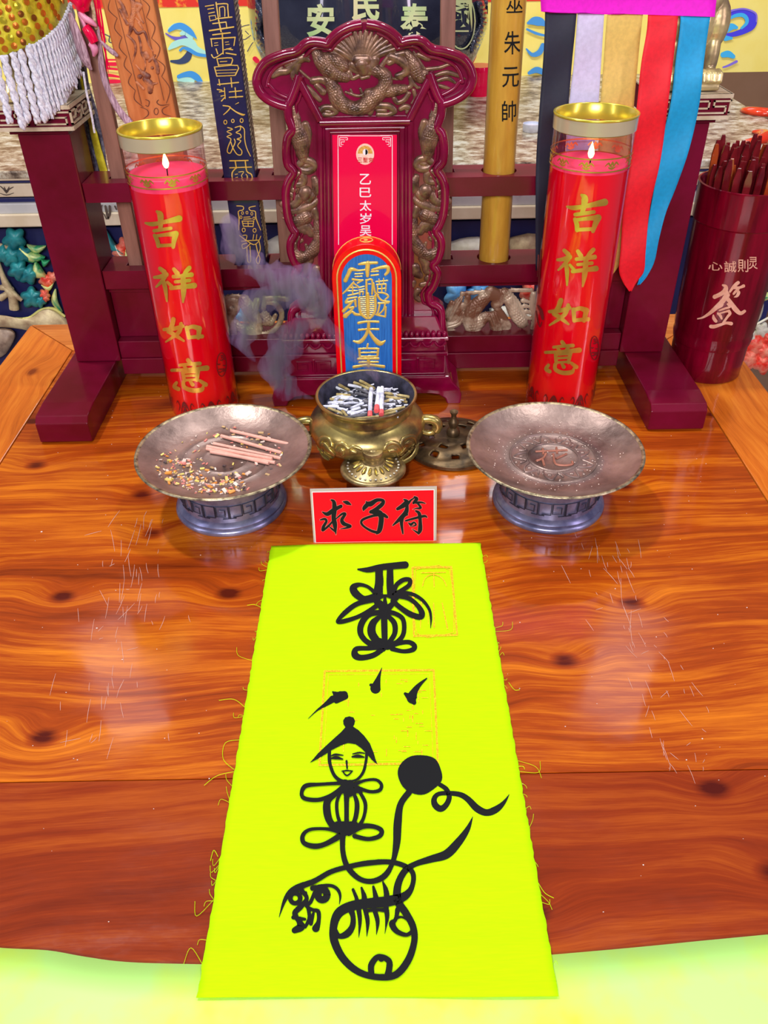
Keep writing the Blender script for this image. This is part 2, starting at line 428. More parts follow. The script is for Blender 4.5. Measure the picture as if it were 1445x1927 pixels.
# ================================================================== RACK (weapon stand)
rk = empty('sword_rack', (-0.012, 0.865, 0), 'dark red lacquered wooden rack with two posts and long feet', 'rack')
holes = []
def foot(x0, x1, yf):
    mb = MB(); prof = [(yf, 0.002), (yf, 0.023), (yf + 0.006, 0.029), (yf + 0.03, 0.031), (yf + 0.11, 0.030), (0.905, 0.030), (0.92, 0.029), (1.0, 0.03), (1.005, 0.024), (1.005, 0.0), (yf + 0.004, 0.0)]
    mb.prism([Vector((x0, y, z)) for y, z in prof], (x1 - x0, 0, 0)); return mb.build('foot', LACQ, rk, bevel=0.0015)
foot(-0.350, -0.297, 0.720); foot(0.272, 0.329, 0.724)
MB().box(-0.340, -0.291, 0.841, 0.890, 0.0305, 0.268).build('post', LACQ, rk, bevel=0.0012)
MB().box(0.266, 0.314, 0.841, 0.890, 0.0305, 0.268).build('post', LACQ, rk, bevel=0.0012)
def cut(o, cutters):
    for c in cutters:
        md = o.modifiers.new('c', 'BOOLEAN'); md.operation = 'DIFFERENCE'; md.object = c; md.solver = 'EXACT'
    bpy.context.view_layer.update()
    me = bpy.data.meshes.new_from_object(o.evaluated_get(bpy.context.evaluated_depsgraph_get()))
    o.modifiers.clear(); o.data = me
def plug(kind, cx, cy, w, d, rot=0):
    mb = MB()
    if kind == 'r': mb.lathe([(w, 0), (w, 0.5)], (cx, cy, 0.118), 24)
    else: mb.box(cx - w / 2, cx + w / 2, cy - d / 2, cy + d / 2, 0.118, 0.6)
    return mb.build('cutter', None)
pU = dict(rod=V(940, 326, 0.866), pad=V(455, 333, 0.866), bl=V(227, 345, 0.866), br=V(841, 330, 0.866))
def lean(pxa, pya, pxb, pyb, y): return V(pxa, pya, y), V(pxb, pyb, y)
rodT, rodB = lean(957.5, 0, 929, 480, 0.866)
padT, padB = lean(410, 0, 477, 498, 0.870)
cuts = []
def leanbox(T, B, wx, wy, ext=0.0, z0=None, z1=None, b=0.0012, rx=None):
    """bar whose axis runs from B (low) through T (high)"""
    d = (T - B).normalized(); L = (T - B).length
    X = (Vector((1, 0, 0)) - d * d.x).normalized(); Y = d.cross(X)
    Mx = Matrix((X, Y, d)).transposed().to_4x4(); Mx.translation = B
    return Mx, L
urail = MB().box(-0.2905, 0.2655, 0.843, 0.887, 0.203, 0.2215).build('rail', LACQ, rk)
lrail = MB().box(-0.2905, 0.2655, 0.843, 0.887, 0.113, 0.133).build('rail', LACQ, rk)
# bars standing in the rack: (name, top px, low px, y, width, depth)
def bar_hole(Tp, Bp, wx, wy, rnd_=False):
    Mx, L = leanbox(Tp, Bp, wx, wy); mb = MB()
    if rnd_: mb.lathe([(wx / 2, 0.0), (wx / 2, L)], (0, 0, 0), 32, M=Mx)
    else: mb.box(-wx / 2, wx / 2, -wy / 2, wy / 2, 0.0, L, M=Mx)
    o = mb.build('cutter', None); cuts.append(o)
poleL = (V(180, 110, 0.866), V(259, 505, 0.866)); poleM = (V(508, 0, 0.868), V(541, 500, 0.868)); poleR = (V(843, 0, 0.868), V(836, 480, 0.868))
orT, orB = V(244, 0, 0.872), V(352, 505, 0.866)
def lower(T, B, z): 
    d = (T - B); return B + d * ((z - B.z) / d.z)
def upper(T, B, z): return lower(T, B, z)
bars = dict(rod=(rodT, rodB, 0.0315, 0.0315), pad=(padT, padB, 0.0315, 0.026), pl=(poleL[0], poleL[1], 0.0145, 0.010), pm=(poleM[0], poleM[1], 0.0145, 0.010), pr=(poleR[0], poleR[1], 0.0135, 0.010), org=(orT, orB, 0.046, 0.018))
for k, (T, B, a, b) in bars.items():
    bar_hole(upper(T, B, 0.5), lower(T, B, 0.1235), a + 0.0035, b + 0.0035, k == 'rod')
cut(urail, cuts); cut(lrail, cuts)
for c in cuts: bpy.data.objects.remove(c)
for o in (urail, lrail):
    md = o.modifiers.new('b', 'BEVEL'); md.width = 0.0008; md.segments = 2; md.limit_method = 'ANGLE'; md.angle_limit = R(50)
MB().box(-0.2905, 0.2655, 0.8435, 0.8865, 0.033, 0.053).box(-0.2905, 0.2655, 0.8415, 0.889, 0.014, 0.0328).build('base_rail', LACQ, rk, bevel=0.0008)
MB().box(-0.2905, 0.2655, 0.852, 0.880, 0.1065, 0.1125).build('rail_lip', LACQ, rk)
MB().box(-0.2905, -0.180, 0.856, 0.876, 0.0535, 0.106).build('side_panel', LACQ, rk)
MB().box(0.170, 0.2655, 0.856, 0.876, 0.0535, 0.106).build('side_panel', LACQ, rk)
# openwork dragon carving between lower rail and base rail
def mapopen(px, py, lift=0): return V(px, py, 0.858) + Vector((0, -lift, 0))
left = S('418,610,10 424,575,14 440,567,14 446,580,10 432,600,10 ; 432,585,16 434,600,16 430,625,26 436,640,26 ; 425,563,10 440,558,8 460,560,8 ; '
  '458,566,20,1 474,590,22 482,610,20 470,622,18 452,616,14 444,606,8 ; 484,566,10,2 476,592,16 484,618,18 ; 478,625,26 476,640,26 ; 500,562,10 520,561,8 540,563,8 ; 498,566,8 496,580,7 ; '
  '486,632,10 508,626,8 524,612,8 530,590,8 518,572,8 504,570,6 ; 500,608,10 512,604,8 518,594,6 ; 420,642,8 470,643,9 540,641,8 ; 498,592,12,1 508,606,14 ; 560,642,8 620,641,8 ; 560,620,20 572,590,24 590,600,20 610,580,20')
right = S('846,598,14,2 858,575,14 868,560,6 ; 842,590,10 850,570,8 ; 844,612,14,2 862,606,12 872,590,8 ; 845,622,9 862,630,9 874,640,6 ; 842,634,8 856,640,8 870,643,5 ; 852,604,12 866,580,10 884,566,5 ; '
  '918,556,18,1 900,572,24 886,590,26 884,606,24 896,610,22 914,596,16 926,592,8 ; 888,606,28,1 890,625,26 888,640,26 ; 924,552,24 938,560,22 934,572,18 ; 930,556,10 934,562,12 ; '
  '930,572,10 942,590,12 950,600,10 ; 950,552,18,1 962,570,22 970,590,22 982,606,20 ; 962,556,8 976,572,6 988,596,6 990,610,6 ; 984,566,7 994,568,4;986,576,7 998,578,4;990,586,7 1002,590,4;986,596,7 998,600,4 ; '
  '928,596,18,2 934,612,22 936,624,18 ; 1006,556,14 1004,576,14 1008,600,12 1004,622,12 1000,632,8 ; 1010,568,14 1014,590,12 ; 842,642,6 900,639,8 960,636,8 1020,634,8 ; 944,606,14 954,612,14 950,622,10 ; 870,553,8 900,550,6 940,547,6 1000,546,6 ; 880,560,10 876,572,8')
wid = lambda st, k: [[(q[0], q[1], q[2] * k) + tuple(q[3:]) for q in s_] for s_ in st]
for _part in (wid(left, 1.15), wid(right, 1.12)): relief('dragon_openwork', _part, mapopen, mat('worn_gold_carving', (0.22, 0.10, 0.055), (0.72, 0.60, 0.42), rough=0.4, metal=0.2, scale=38, lo=0.42, hi=0.6), rk, step=1.0, k=0.0005, base=-0.0, period=5, amp=0.45, solid=0.004)
# post caps with key pattern
KEYW = mat('key_pattern_gold', (0.50, 0.40, 0.24), (0.72, 0.62, 0.44), rough=0.4, metal=0.2, scale=60)
def cap(cx, x0, x1):
    z0, z1 = 0.2685, 0.2945
    c = MB().box(x0 + 0.008, x1 - 0.008, 0.838, 0.893, 0.2685, 0.2725).box(x0 + 0.001, x1 - 0.001, 0.831, 0.900, 0.2725, z1 - 0.001).build('post_cap', LACQ, rk)
    mb = MB()
    def bars_(o, n, L):      # o(u, z0, z1) maps along the face
        pass
    def facebar(u0, u1, za, zb, face):
        if face == 'f': mb.box(u0, u1, 0.8292, 0.8312, za, zb)
        else: mb.box((x1 - 0.001), (x1 + 0.001), u0, u1, za, zb)
    for face, a, b in (('f', x0, x1), ('s', 0.830, 0.901)):
        facebar(a, b, 0.2728, 0.2762, face); facebar(a, b, z1 - 0.0035, z1, face)
        t = 0.0014; n = 4 if face == 'f' else 4; st = (b - a) / n
        for k in range(n):
            u = a + k * st; zl, zh = 0.2778, 0.2892
            if k % 2 == 0:
                facebar(u + 0.08 * st, u + 0.92 * st, zh - t, zh, face); facebar(u + 0.92 * st - t, u + 0.92 * st, zl + 0.004, zh, face)
                facebar(u + 0.35 * st, u + 0.92 * st, zl + 0.004, zl + 0.004 + t, face); facebar(u + 0.08 * st, u + 0.08 * st + t, zl, zh, face); facebar(u + 0.08 * st, u + 1.0 * st, zl, zl + t, face)
            else:
                facebar(u + 0.0 * st, u + 0.8 * st, zl, zl + t, face); facebar(u + 0.8 * st - t, u + 0.8 * st, zl, zl + 0.0065, face)
                facebar(u + 0.1 * st, u + 0.8 * st, zl + 0.0055, zl + 0.0055 + t, face); facebar(u + 0.1 * st, u + 0.1 * st + t, zl + 0.0055, zh, face); facebar(u + 0.1 * st, u + 0.95 * st, zh - t, zh, face)
    mb.box(x0, x1, 0.8295, 0.9005, z1 - 0.0012, z1)
    mb.build('key_pattern_band', KEYW, c)
cap(0, -0.3535, -0.2825); cap(0, 0.2535, 0.3255)
STAT = mat('antique_gold_statue', (0.30, 0.20, 0.12), (0.80, 0.66, 0.30), rough=0.35, metal=0.55, scale=35)
def lion(cx, s=1):
    z = 0.2952; mb = MB()
    mb.box(cx - 0.026, cx + 0.026, 0.838, 0.893, z, z + 0.006, b=0.002)
    for sx in (-1, 1):
        px_ = cx + sx * 0.017
        mb.ball((px_, 0.850, z + 0.011), (0.0095, 0.013, 0.007)); mb.ball((px_, 0.858, z + 0.028), (0.0085, 0.0105, 0.026)); mb.ball((px_ + sx * 0.001, 0.862, z + 0.052), (0.0125, 0.0155, 0.022))
        for t in range(4): mb.tube([(px_ + (t - 1.5) * 0.0047, 0.848, z + 0.0155), (px_ + (t - 1.5) * 0.005, 0.8395, z + 0.0135), (px_ + (t - 1.5) * 0.005, 0.8375, z + 0.007)], [0.0026, 0.0028, 0.002], 8)
        mb.ball((px_, 0.886, z + 0.022), (0.013, 0.018, 0.022)); mb.ball((px_, 0.874, z + 0.009), (0.009, 0.016, 0.006))
        mb.ball((cx + sx * 0.014, 0.846, z + 0.112), (0.006, 0.006, 0.006)); mb.ball((cx + sx * 0.021, 0.868, z + 0.125), (0.006, 0.007, 0.011))
    mb.ball((cx, 0.868, z + 0.055), (0.024, 0.024, 0.032)); mb.ball((cx, 0.862, z + 0.070), (0.022, 0.018, 0.020))
    mb.lathe([(0.018, 0), (0.0235, 0.003), (0.0235, 0.008), (0.018, 0.011)], (cx, 0.862, z + 0.080), 24)
    for k in range(14):
        a = 2 * math.pi * k / 14; mb.ball((cx + 0.025 * math.cos(a), 0.863 + 0.025 * math.sin(a), z + 0.096), (0.006, 0.006, 0.009), 6)
        mb.ball((cx + 0.021 * math.cos(a), 0.867 + 0.020 * math.sin(a), z + 0.112), (0.006, 0.006, 0.006), 6)
    mb.ball((cx, 0.860, z + 0.108), (0.020, 0.020, 0.020)); mb.ball((cx, 0.843, z + 0.101), (0.012, 0.010, 0.009)); mb.ball((cx, 0.834, z + 0.106), (0.005, 0.004, 0.004))
    o = mb.build('lion_finial', STAT, None, smooth=True)
    md = o.modifiers.new('r', 'REMESH'); md.mode = 'VOXEL'; md.voxel_size = 0.0011; md.use_smooth_shade = True
    return o
tag(lion(0.2895), 'small antique gold lion statue standing on the right post of the rack', 'statue')
tag(lion(-0.318), 'small gold lion statue under the sequinned cloth on the left post of the rack', 'statue')

# ---- bars standing in the rack
def barobj(name, key, z0, z1, mt, parent=None, b=0.001, rnd_=False, r2=None, w=None):
    T, B, wx, wy = bars[key]; B2 = lower(T, B, z0); T2 = upper(T, B, z1); Mx, L = leanbox(T2, B2, wx, wy); mb = MB()
    if rnd_: mb.lathe([(wx / 2 - 0.001, 0), (wx / 2, 0.001), (wx / 2, L)], (0, 0, 0), 40, M=Mx)
    else: mb.box(-wx / 2, wx / 2, -wy / 2, wy / 2, 0, L, M=Mx, b=b)
    return mb.build(name, mt, parent, smooth=rnd_), Mx, L
BROWNW = mat('plain_brown_wood', (0.20, 0.085, 0.055), (0.30, 0.14, 0.095), rough=0.5, scale=40, vs=(4, 4, 0.4))
for key, lab in (('pl', 'plain brown wooden sword shaft in the left end of the rack, tied with pink ribbon'), ('pm', 'plain brown wooden shaft in the rack left of the carved spirit tablet top'), ('pr', 'plain brown wooden shaft in the rack behind the tablet, beside the yellow rod')):
    o, _, _ = barobj('wooden_shaft', key, 0.1245, 0.50, BROWNW); tag(o, lab, 'shaft', 'plain brown wooden shafts standing in the rack')
YR = mat('golden_bamboo', (0.50, 0.25, 0.03), (0.66, 0.38, 0.05), rough=0.3, coat=0.7, scale=30, vs=(3, 3, 0.5))
rod, Mr, Lr = barobj('bamboo_rod', 'rod', 0.1245, 0.50, YR, rnd_=True)
tag(rod, 'thick golden yellow bamboo rod with black characters standing in the rack', 'rod')
rc = CY(bars['rod'][0].x, 0.866, 0.01575)
mb = MB()
def rodmap(px, py, lift=0):
    ax = V(957.5, 0, 0.866); bx = V(929, 480, 0.866); p = V(px, py, 0.852); t = (p.z - bx.z) / (ax.z - bx.z); c = bx + (ax - bx) * t
    dx = max(-0.015, min(0.015, p.x - c.x)); return Vector((c.x + dx, 0.866 - math.sqrt(0.01580 ** 2 - dx * dx) - lift, p.z))
for ch, x, y, w, h in (('巫', 968, 10, 32, 28), ('朱', 964, 80, 32, 44), ('元', 961, 145, 33, 38), ('帥', 958, 209, 28, 40)): mb = MB(); put(mb, ch, rect(x, y, w, h), rodmap, 0.0002, bold=0.006); mb.build('painted_character', INK, rod)
BLUEP = mat('dark_blue_lacquer', (0.018, 0.016, 0.065), (0.030, 0.028, 0.10), rough=0.35, coat=0.4, scale=20)
pad, Mp, Lp = barobj('ritual_ruler', 'pad', 0.1245, 0.50, BLUEP)
tag(pad, 'dark blue square ritual ruler with gold talisman script, leaning in the rack', 'ruler')
ypf = 0.870 - 0.0134
padmp = PY(ypf)
mb = MB()
ST1 = S('170,75,12 270,60,12;200,110,12 270,100,12;210,160,12 280,145,12;215,195,10 290,185,10;225,250,10 300,235,10;215,195,8 230,255,8;290,185,8 300,235,8;300,30,16 330,240,14;300,50,14 430,45,14 440,90,14 450,210,14;340,90,12 345,200,12;340,90,12 400,85,12 405,195,12;310,225,14 490,205,16;260,285,14 420,265,14;330,240,16 360,380,18;420,265,12 430,340,12;220,370,18 510,325,18;260,420,16 470,395,16;235,470,16 530,450,16;240,470,12 250,560,12;530,450,12 515,550,12;375,400,16 385,650,14;280,520,8 320,515,8;280,550,8 325,545,8;410,510,8 450,505,8;415,540,8 460,535,8;300,590,14 320,650,14;245,660,14 280,700,14 380,640,14;430,590,14 500,600,14;420,640,14 540,660,16;400,600,12 480,580,12;310,710,12 490,700,14 480,780,14;310,710,14 330,790,14;350,745,10 430,740,10;330,785,10 480,775,10;280,810,12 560,790,14 530,910,14;280,810,14 310,920,14;300,850,8 545,840,8;305,885,8 535,878,8;310,920,12 525,910,12;335,960,14 345,1030,14;320,1020,14 570,995,16;480,940,14 490,1050,14;315,1080,14 370,1090,14;400,1060,12 410,1190,12;340,1110,12 400,1100,12;360,1160,12 410,1150,12;365,1220,14 400,1180,12;460,1110,14 610,1095,14;530,1060,14 540,1180,12;460,1175,14 620,1165,16;385,1275,14 470,1290,14 440,1340,14 390,1385,10;460,1290,14 540,1350,16 620,1385,24 650,1380,6;530,1260,4 570,1240,12;530,1540,12 590,1525,12 590,1570,12 540,1600,12 590,1620,12 600,1660,12 550,1680,12 600,1700,12 560,1760,12 610,1820,12 600,1870,12 550,1860,12 500,1780,12 480,1720,12;590,1520,12 640,1560,12 645,1680,12 670,1790,12 715,1885,10;440,1540,12 500,1560,12 430,1590,12 490,1620,12 430,1650,12 480,1680,12 450,1760,12 435,1830,12 470,1850,12 500,1790,12 530,1720,12 520,1680,12')
ST1 += [ringstroke(412, 1475, 18, 10, 24), ringstroke(502, 1460, 16, 10, 20), ringstroke(608, 1455, 18, 10, 24)]
ST2 = S('430,155,16 665,150,16;500,160,16 515,250,14;630,155,16 650,290,16 710,330,16 725,410,14;430,245,14 710,235,14;510,250,14 460,310,16 465,412,14;500,330,10 530,325,10;500,375,10 530,365,10;500,410,10 525,400,8;545,300,10 610,295,10 580,350,10 610,390,10 580,405,8;640,330,10 660,360,10 630,395,8;650,360,10 690,390,8;520,738,12 600,745,12 600,790,12 540,810,12 550,900,14 545,1050,10;760,740,12 680,760,12 700,800,12 760,810,12 770,900,14 830,1050,10;610,885,10 690,880,10;610,910,12 710,905,12;590,935,12 740,935,12;740,935,12 730,1005,12;730,1005,12 605,1000,12;605,1000,12 590,935,12;600,965,10 735,965,10;665,935,10 668,1000,10;555,1120,12 620,1170,12 660,1190,12;600,1120,10 650,1120,10 640,1180,10;580,1195,12 800,1180,12;740,1110,10 730,1170,10;780,1110,10 770,1180,10;830,1130,10 800,1200,10 740,1240,12 650,1190,12;650,1220,12 590,1240,12 600,1290,12 650,1270,12 700,1220,12;650,1270,12 660,1440,12 680,1470,12 700,1440,12 690,1260,12;770,1240,12 790,1330,12 820,1420,12 800,1490,12 770,1440,12 800,1370,12 825,1290,12 810,1200,12')
ST2 += [ringstroke(*q) for q in ((595, 830, 13, 8, 18), (652, 825, 13, 8, 18), (715, 840, 13, 8, 18), (575, 885, 13, 8, 18), (742, 900, 13, 8, 18), (610, 1050, 20, 10, 25), (750, 1055, 20, 10, 25))]
brush(mb, xf(ST1, 6.4222, 360, 0), padmp, 0.0003, 3); mb.build('gold_script', GOLDT, pad); mb = MB(); brush(mb, xf(ST2, 6.882, 370, 280), padmp, 0.0003, 3)
mb.build('gold_script', GOLDT, pad)
mb = MB()          # carved side band of the ruler
T, B, wx, wy = bars['pad']
for k in range(90):
    z = 0.14 + k * 0.004
    if 0.200 < z < 0.226: continue
    p = lower(T, B, z); mb.tube([(p.x + wx / 2 + 0.0002, p.y - wy * 0.42, z), (p.x + wx / 2 + 0.0008, p.y, z + 0.003), (p.x + wx / 2 + 0.0002, p.y + wy * 0.42, z + 0.0055)], 0.0009, 5)
mb.build('woven_side_band', mat('old_silver_gold', (0.12, 0.09, 0.06), (0.5, 0.42, 0.3), rough=0.4, metal=0.4, scale=180), pad)

ORW = mat('carved_orange_wood', (0.52, 0.15, 0.04), (0.68, 0.25, 0.08), rough=0.42, coat=0.2, scale=35, vs=(3, 3, 0.5))
orr, Mo, Lo = barobj('carved_ruler', 'org', 0.1245, 0.50, ORW, b=0.002)
tag(orr, 'orange brown wooden ruler carved with a dragon, leaning behind the left candle', 'ruler')
def ormap(px, py, lift=0):
    y = 0.872 - 0.0091 + (0.866 - 0.872) * (py / 505.0); return V(px, py, y) + Vector((0, -lift, 0))
ZO = lambda s: xf(s, 5.5577, 180, 0)
drag = S('380,0,50,1 400,60,60,1 395,140,60,1 375,220,60,1 370,300,50,1 350,360,30;240,0,36 280,60,40 300,120,50 330,180,30;250,100,30 290,180,30 330,250,40;430,40,50 470,60,50 440,120,40 470,200,30 500,240,20;400,300,26 440,350,36 500,330,30 530,380,26 560,480,22 600,540,12;330,370,26 400,440,30 420,520,26 400,600,18 380,660,8;450,380,20 470,460,26 480,560,24 520,650,20 510,760,10;420,680,16 470,740,24 500,800,20;600,600,30 640,680,40 650,760,40;590,710,34 592,712,34;460,800,50 462,802,50;560,640,30 620,580,24;520,830,60 570,880,70 570,930,60 570,960,50;600,880,30 640,870,20;490,760,50 540,800,70;430,860,30 500,930,30 ;520,560,60 540,600,60;450,240,30 490,300,20;410,180,20 460,230,20')
relief('carved_dragon', [[(q[0] / 5.5577 + 180, q[1] / 5.5577, q[2] / 5.5577) + ((q[3],) if len(q) > 3 else ()) for q in s] for s in drag], ormap, mat('carved_orange_deep', (0.16, 0.04, 0.02), (0.62, 0.22, 0.08), rough=0.5, scale=90, lo=0.4, hi=0.6), orr, step=0.7, k=0.00048, period=3.2, amp=0.5)
mb = MB(); DG = mat('carved_groove', (0.14, 0.035, 0.012), rough=0.7)
sc_pts = [(150, 0), (225, 190), (275, 390), (325, 590), (375, 775), (415, 945), (500, 1120)]
sc_r = [(470, -20), (530, 180), (585, 400), (635, 620), (690, 800), (740, 1080)]
grooves = []
for a, b in zip(sc_pts, sc_pts[1:]): grooves.append([(a[0], a[1], 5), ((a[0] + b[0]) / 2 - 52, (a[1] + b[1]) / 2 + 5, 9), (b[0], b[1], 6)])
for a, b in zip(sc_r, sc_r[1:]): grooves.append([(a[0], a[1], 5), ((a[0] + b[0]) / 2 + 62, (a[1] + b[1]) / 2 - 12, 9), (b[0], b[1], 6)])
grooves += [[(205, 0, 5), (480, 1090, 6)], [(468, 0, 5), (715, 1050, 6)], [(520, 1040, 6), (560, 1060, 10), (550, 1110, 8), (520, 1100, 6)], [(660, 1040, 6), (640, 1070, 10), (680, 1100, 10), (770, 1090, 4)], ringstroke(633, 1165, 22, 7, 34), [(470, 1120, 6), (540, 1150, 8), (550, 1200, 10), (500, 1240, 4)], [(770, 1100, 3), (700, 1140, 8), (710, 1190, 10), (790, 1215, 3)]]
brush(mb, ZO(grooves), ormap, 0.0002, 4); mb.build('carved_grooves', DG, orr)

# ================================================================== SPIRIT TABLET (red resin, gold dragons)
mt_ = empty('spirit_tablet', (-0.0165, 0.815, 0), 'purple red carved spirit tablet with bronze dragons and a pink red paper inset', 'tablet')
YT = 0.802
cxz = lambda z: -0.0165 + 0.019 * z
def mir(p): return Vector((2 * cxz(p.z) - p.x, p.y, p.z))
rightpx = [(690, 41), (712, 45), (734, 55), (750, 68), (757, 76), (768, 73), (786, 71), (800, 75), (810, 84), (821, 90), (835, 92), (848, 95), (866, 101), (880, 109), (891, 124), (896, 142), (891, 160), (879, 173), (866, 181), (852, 187), (838, 191), (838, 205), (836, 218), (829, 239), (839, 251), (843, 277), (840, 304), (829, 318), (840, 336), (845, 360), (842, 400), (833, 424), (827, 433), (836, 448), (837, 466), (830, 487), (821, 498), (830, 512), (822, 537), (812, 551), (815, 568), (826, 573), (836, 581), (838, 598), (838, 626)]
RP = [V(x, y, YT) for x, y in rightpx]
c0 = RP[0]; c0.x = cxz(c0.z)
outl = RP + [mir(p) for p in RP[::-1][:-1]]
MB().prism(outl, (0, 0.018, 0)).build('back_board', RESIN, mt_, bevel=0.002)
def rim(name, pts, r, flat=1, closed=False, mt=RESIN):
    mb = MB(); mb.tube(pts, r, 10); return mb.build(name, mt, mt_, smooth=True, angle=80)
def smooth3(P, n=4): return [Vector(q) for q in cat([tuple(p) for p in P], n)]
for s_ in (0, 1):
    f_ = (lambda p: p) if s_ == 0 else mir
    head = [f_(V(x, y, YT)) for x, y in rightpx[:21]]; side = [f_(V(x, y, YT)) for x, y in [(814, 137), (822, 160), (833, 185)] + rightpx[20:45]]
    inn = [p + Vector(((cxz(p.z) - p.x) * 0.035, -0.0015, -0.0015)) for p in head]
    rim('outer_rim', smooth3(inn), 0.0042)
    rim('outer_rim', smooth3([p + Vector(((cxz(p.z) - p.x) * 0.05, -0.0015, 0)) for p in side]), 0.0042)
    inn2 = [Vector((p.x + (cxz(p.z) - p.x) * 0.12, YT - 0.0005, p.z - (0.006 if p.z > 0.315 else -0.004))) for p in head[1:]]
    rim('inner_rim', smooth3(inn2), 0.0018)
    rim('inner_rim', smooth3([Vector((p.x + (cxz(p.z) - p.x) * 0.15, YT - 0.0005, p.z)) for p in side[1:-1]]), 0.0015)
    rim('side_moulding', [f_(V(x, y, YT - 0.001)) for x, y in ((814, 138), (792, 180), (770, 224))], 0.0040)
    rim('side_moulding', [f_(V(x, y, YT)) for x, y in ((809, 160), (776, 224), (776, 600))], 0.0016)
    for dx, r_, yy in ((771, 0.0028, 0.0015), (764, 0.0016, 0.001), (757, 0.0026, 0.002), (750, 0.0014, 0.0)):
        rim('frame_moulding', [f_(V(dx, y, YT - yy)) for y in (228 + (771 - dx) * 0.9, 620)], r_)
for (ya, r_, yy, dx) in ((228, 0.0046, 0.001, 771), (240, 0.0022, 0.001, 761), (247, 0.0015, 0.0, 754)):
    a = V(dx, ya, YT - yy); rim('frame_moulding', [a, mir(a)], r_)
Z4 = lambda s: [[(q[0] / 3.284 + 480, q[1] / 3.284 + 30, q[2] / 3.284) + tuple(q[3:]) for q in st] for st in s]
top = []
for i, (ex, ey) in enumerate(((450, 185), (478, 160), (510, 140), (545, 122), (580, 110), (615, 102), (650, 98), (685, 100), (720, 106), (755, 118), (788, 135), (815, 155), (840, 180), (862, 205))):
    top.append([(655 + (ex - 655) * 0.25, 290 - (290 - ey) * 0.15, 34), ((655 + ex) / 2, (290 + ey) / 2 - 4, 36), (ex, ey, 18 + 6 * (i % 2))])
top += S('445,190,20 520,250,26 570,310,26 640,345,30 700,350,30 760,330,26 810,270,24 860,205,18;630,270,60 690,270,60;660,300,80 670,335,60;600,300,40 640,330,40;740,270,50 720,320,50;640,370,24 600,385,24 580,350,30;700,375,20 660,385,20;'
  '380,230,50,1 420,290,80 480,350,80 560,380,50;420,250,40,1 480,270,70 540,310,70;450,390,50,1 490,460,70 520,530,80 600,570,70 670,560,80 740,500,80 800,440,70 800,370,70 750,340,60;700,480,50,1 780,470,60 860,460,60 920,450,44;'
  '560,470,14 640,495,16 700,470,14;590,455,12 600,480,12;650,450,14 660,480,14;360,400,40 410,395,36 460,420,40 510,440,30;380,430,30 420,470,36;320,440,26 350,470,30 400,520,24;'
  '110,370,30 150,345,40 200,340,36 240,300,40 290,260,44 330,275,20;230,250,24 280,240,30 320,250,26;260,300,40 240,370,36 270,410,24;130,330,20 160,320,24;280,340,14 340,390,14 380,395,10;190,300,26 220,290,30;'
  '840,250,40 890,270,50 940,310,50 930,350,40 880,370,30;830,290,30 850,280,30;870,240,30 920,230,30;940,230,40,1 970,280,60 990,330,70 1020,380,60 1050,350,40;1010,240,26 1060,260,34 1080,260,20;980,220,10 1010,270,12 1050,330,12;'
  '1060,330,20 1140,320,20 1200,300,14 1250,310,5;1110,370,20 1180,350,26 1240,365,22 1300,390,6;1130,400,20 1190,385,24 1240,415,12 1250,410,5;1130,430,20 1170,440,20 1220,455,6;'
  '960,380,24 965,430,24 930,450,24;960,390,16 1000,440,18 1030,440,10;980,460,20 990,510,20 970,540,14;860,510,24 880,535,26 920,520,26 950,480,24;820,370,20 850,385,14 880,395,8;900,380,30 880,370,24;'
  '400,590,34 430,565,30 480,570,30 500,595,26 470,610,20 430,610,24;440,590,20 460,595,20;380,570,20 400,580,24 410,620,24;710,600,30 730,560,36 780,555,36 830,560,36 860,590,30 820,610,24 760,610,24;760,585,26 800,585,26;900,575,26 930,560,28 960,575,26 940,595,20;930,578,14 932,580,14')
relief('head_dragon', wid(Z4(top), 1.28), PY(YT - 0.0002), BRONZE, mt_, step=0.8, k=0.00042, period=5.0, amp=0.35, hk=0.62)
Z5 = lambda s: [[(q[0] / 4.589 + 520, q[1] / 4.589 + 180, q[2] / 4.589) + tuple(q[3:]) for q in st] for st in s]
sd = S('145,60,14 150,120,40 170,200,60;150,200,60,1 180,300,100 210,400,110 225,500,80 235,560,50;250,250,50 280,330,40 260,450,40 245,540,30;200,590,50 240,560,50 300,570,50 330,610,46 290,650,46 230,650,46 200,620,30;250,610,34 280,600,34;'
  '160,700,40 190,675,40 235,700,44 230,760,44 170,770,40;190,720,30 200,725,30;130,760,30 140,740,30;150,815,44 152,816,44;330,720,44 350,770,64 350,820,60;250,840,90 252,850,90;300,870,60 280,900,60;200,880,60 160,940,60 90,950,40 50,940,34;'
  '90,860,24 120,850,30 170,880,34 190,910,26;60,1000,30 120,1000,40 200,990,60 280,960,60 340,920,40 372,870,16;60,1060,12 160,1055,14 280,1030,16 340,980,16 375,890,10;330,990,50 350,1050,50;'
  '250,1050,90,1 190,1080,80;150,1200,24 200,1150,50 260,1130,60 300,1190,50;240,1160,56 242,1162,56;190,1230,40 160,1260,40;350,1080,40,1 360,1150,60 360,1250,64 320,1330,80 260,1390,70 190,1390,80 150,1330,60 160,1270,40;200,1260,30 215,1250,30;255,1290,20 270,1340,22 280,1370,16;'
  '290,1420,50 260,1460,60 250,1530,50 220,1540,40;350,1500,60 340,1540,60 310,1570,40;250,1600,40 240,1590,40;370,1630,40 380,1650,40;240,1640,34 300,1650,30;330,1700,40 350,1740,40 320,1780,30')
sdl = wid(Z5(sd), 1.4)
relief('side_dragon', sdl, PY(YT - 0.0002), BRONZE, mt_, step=0.8, k=0.00042, period=4.5, amp=0.35, hk=0.62)
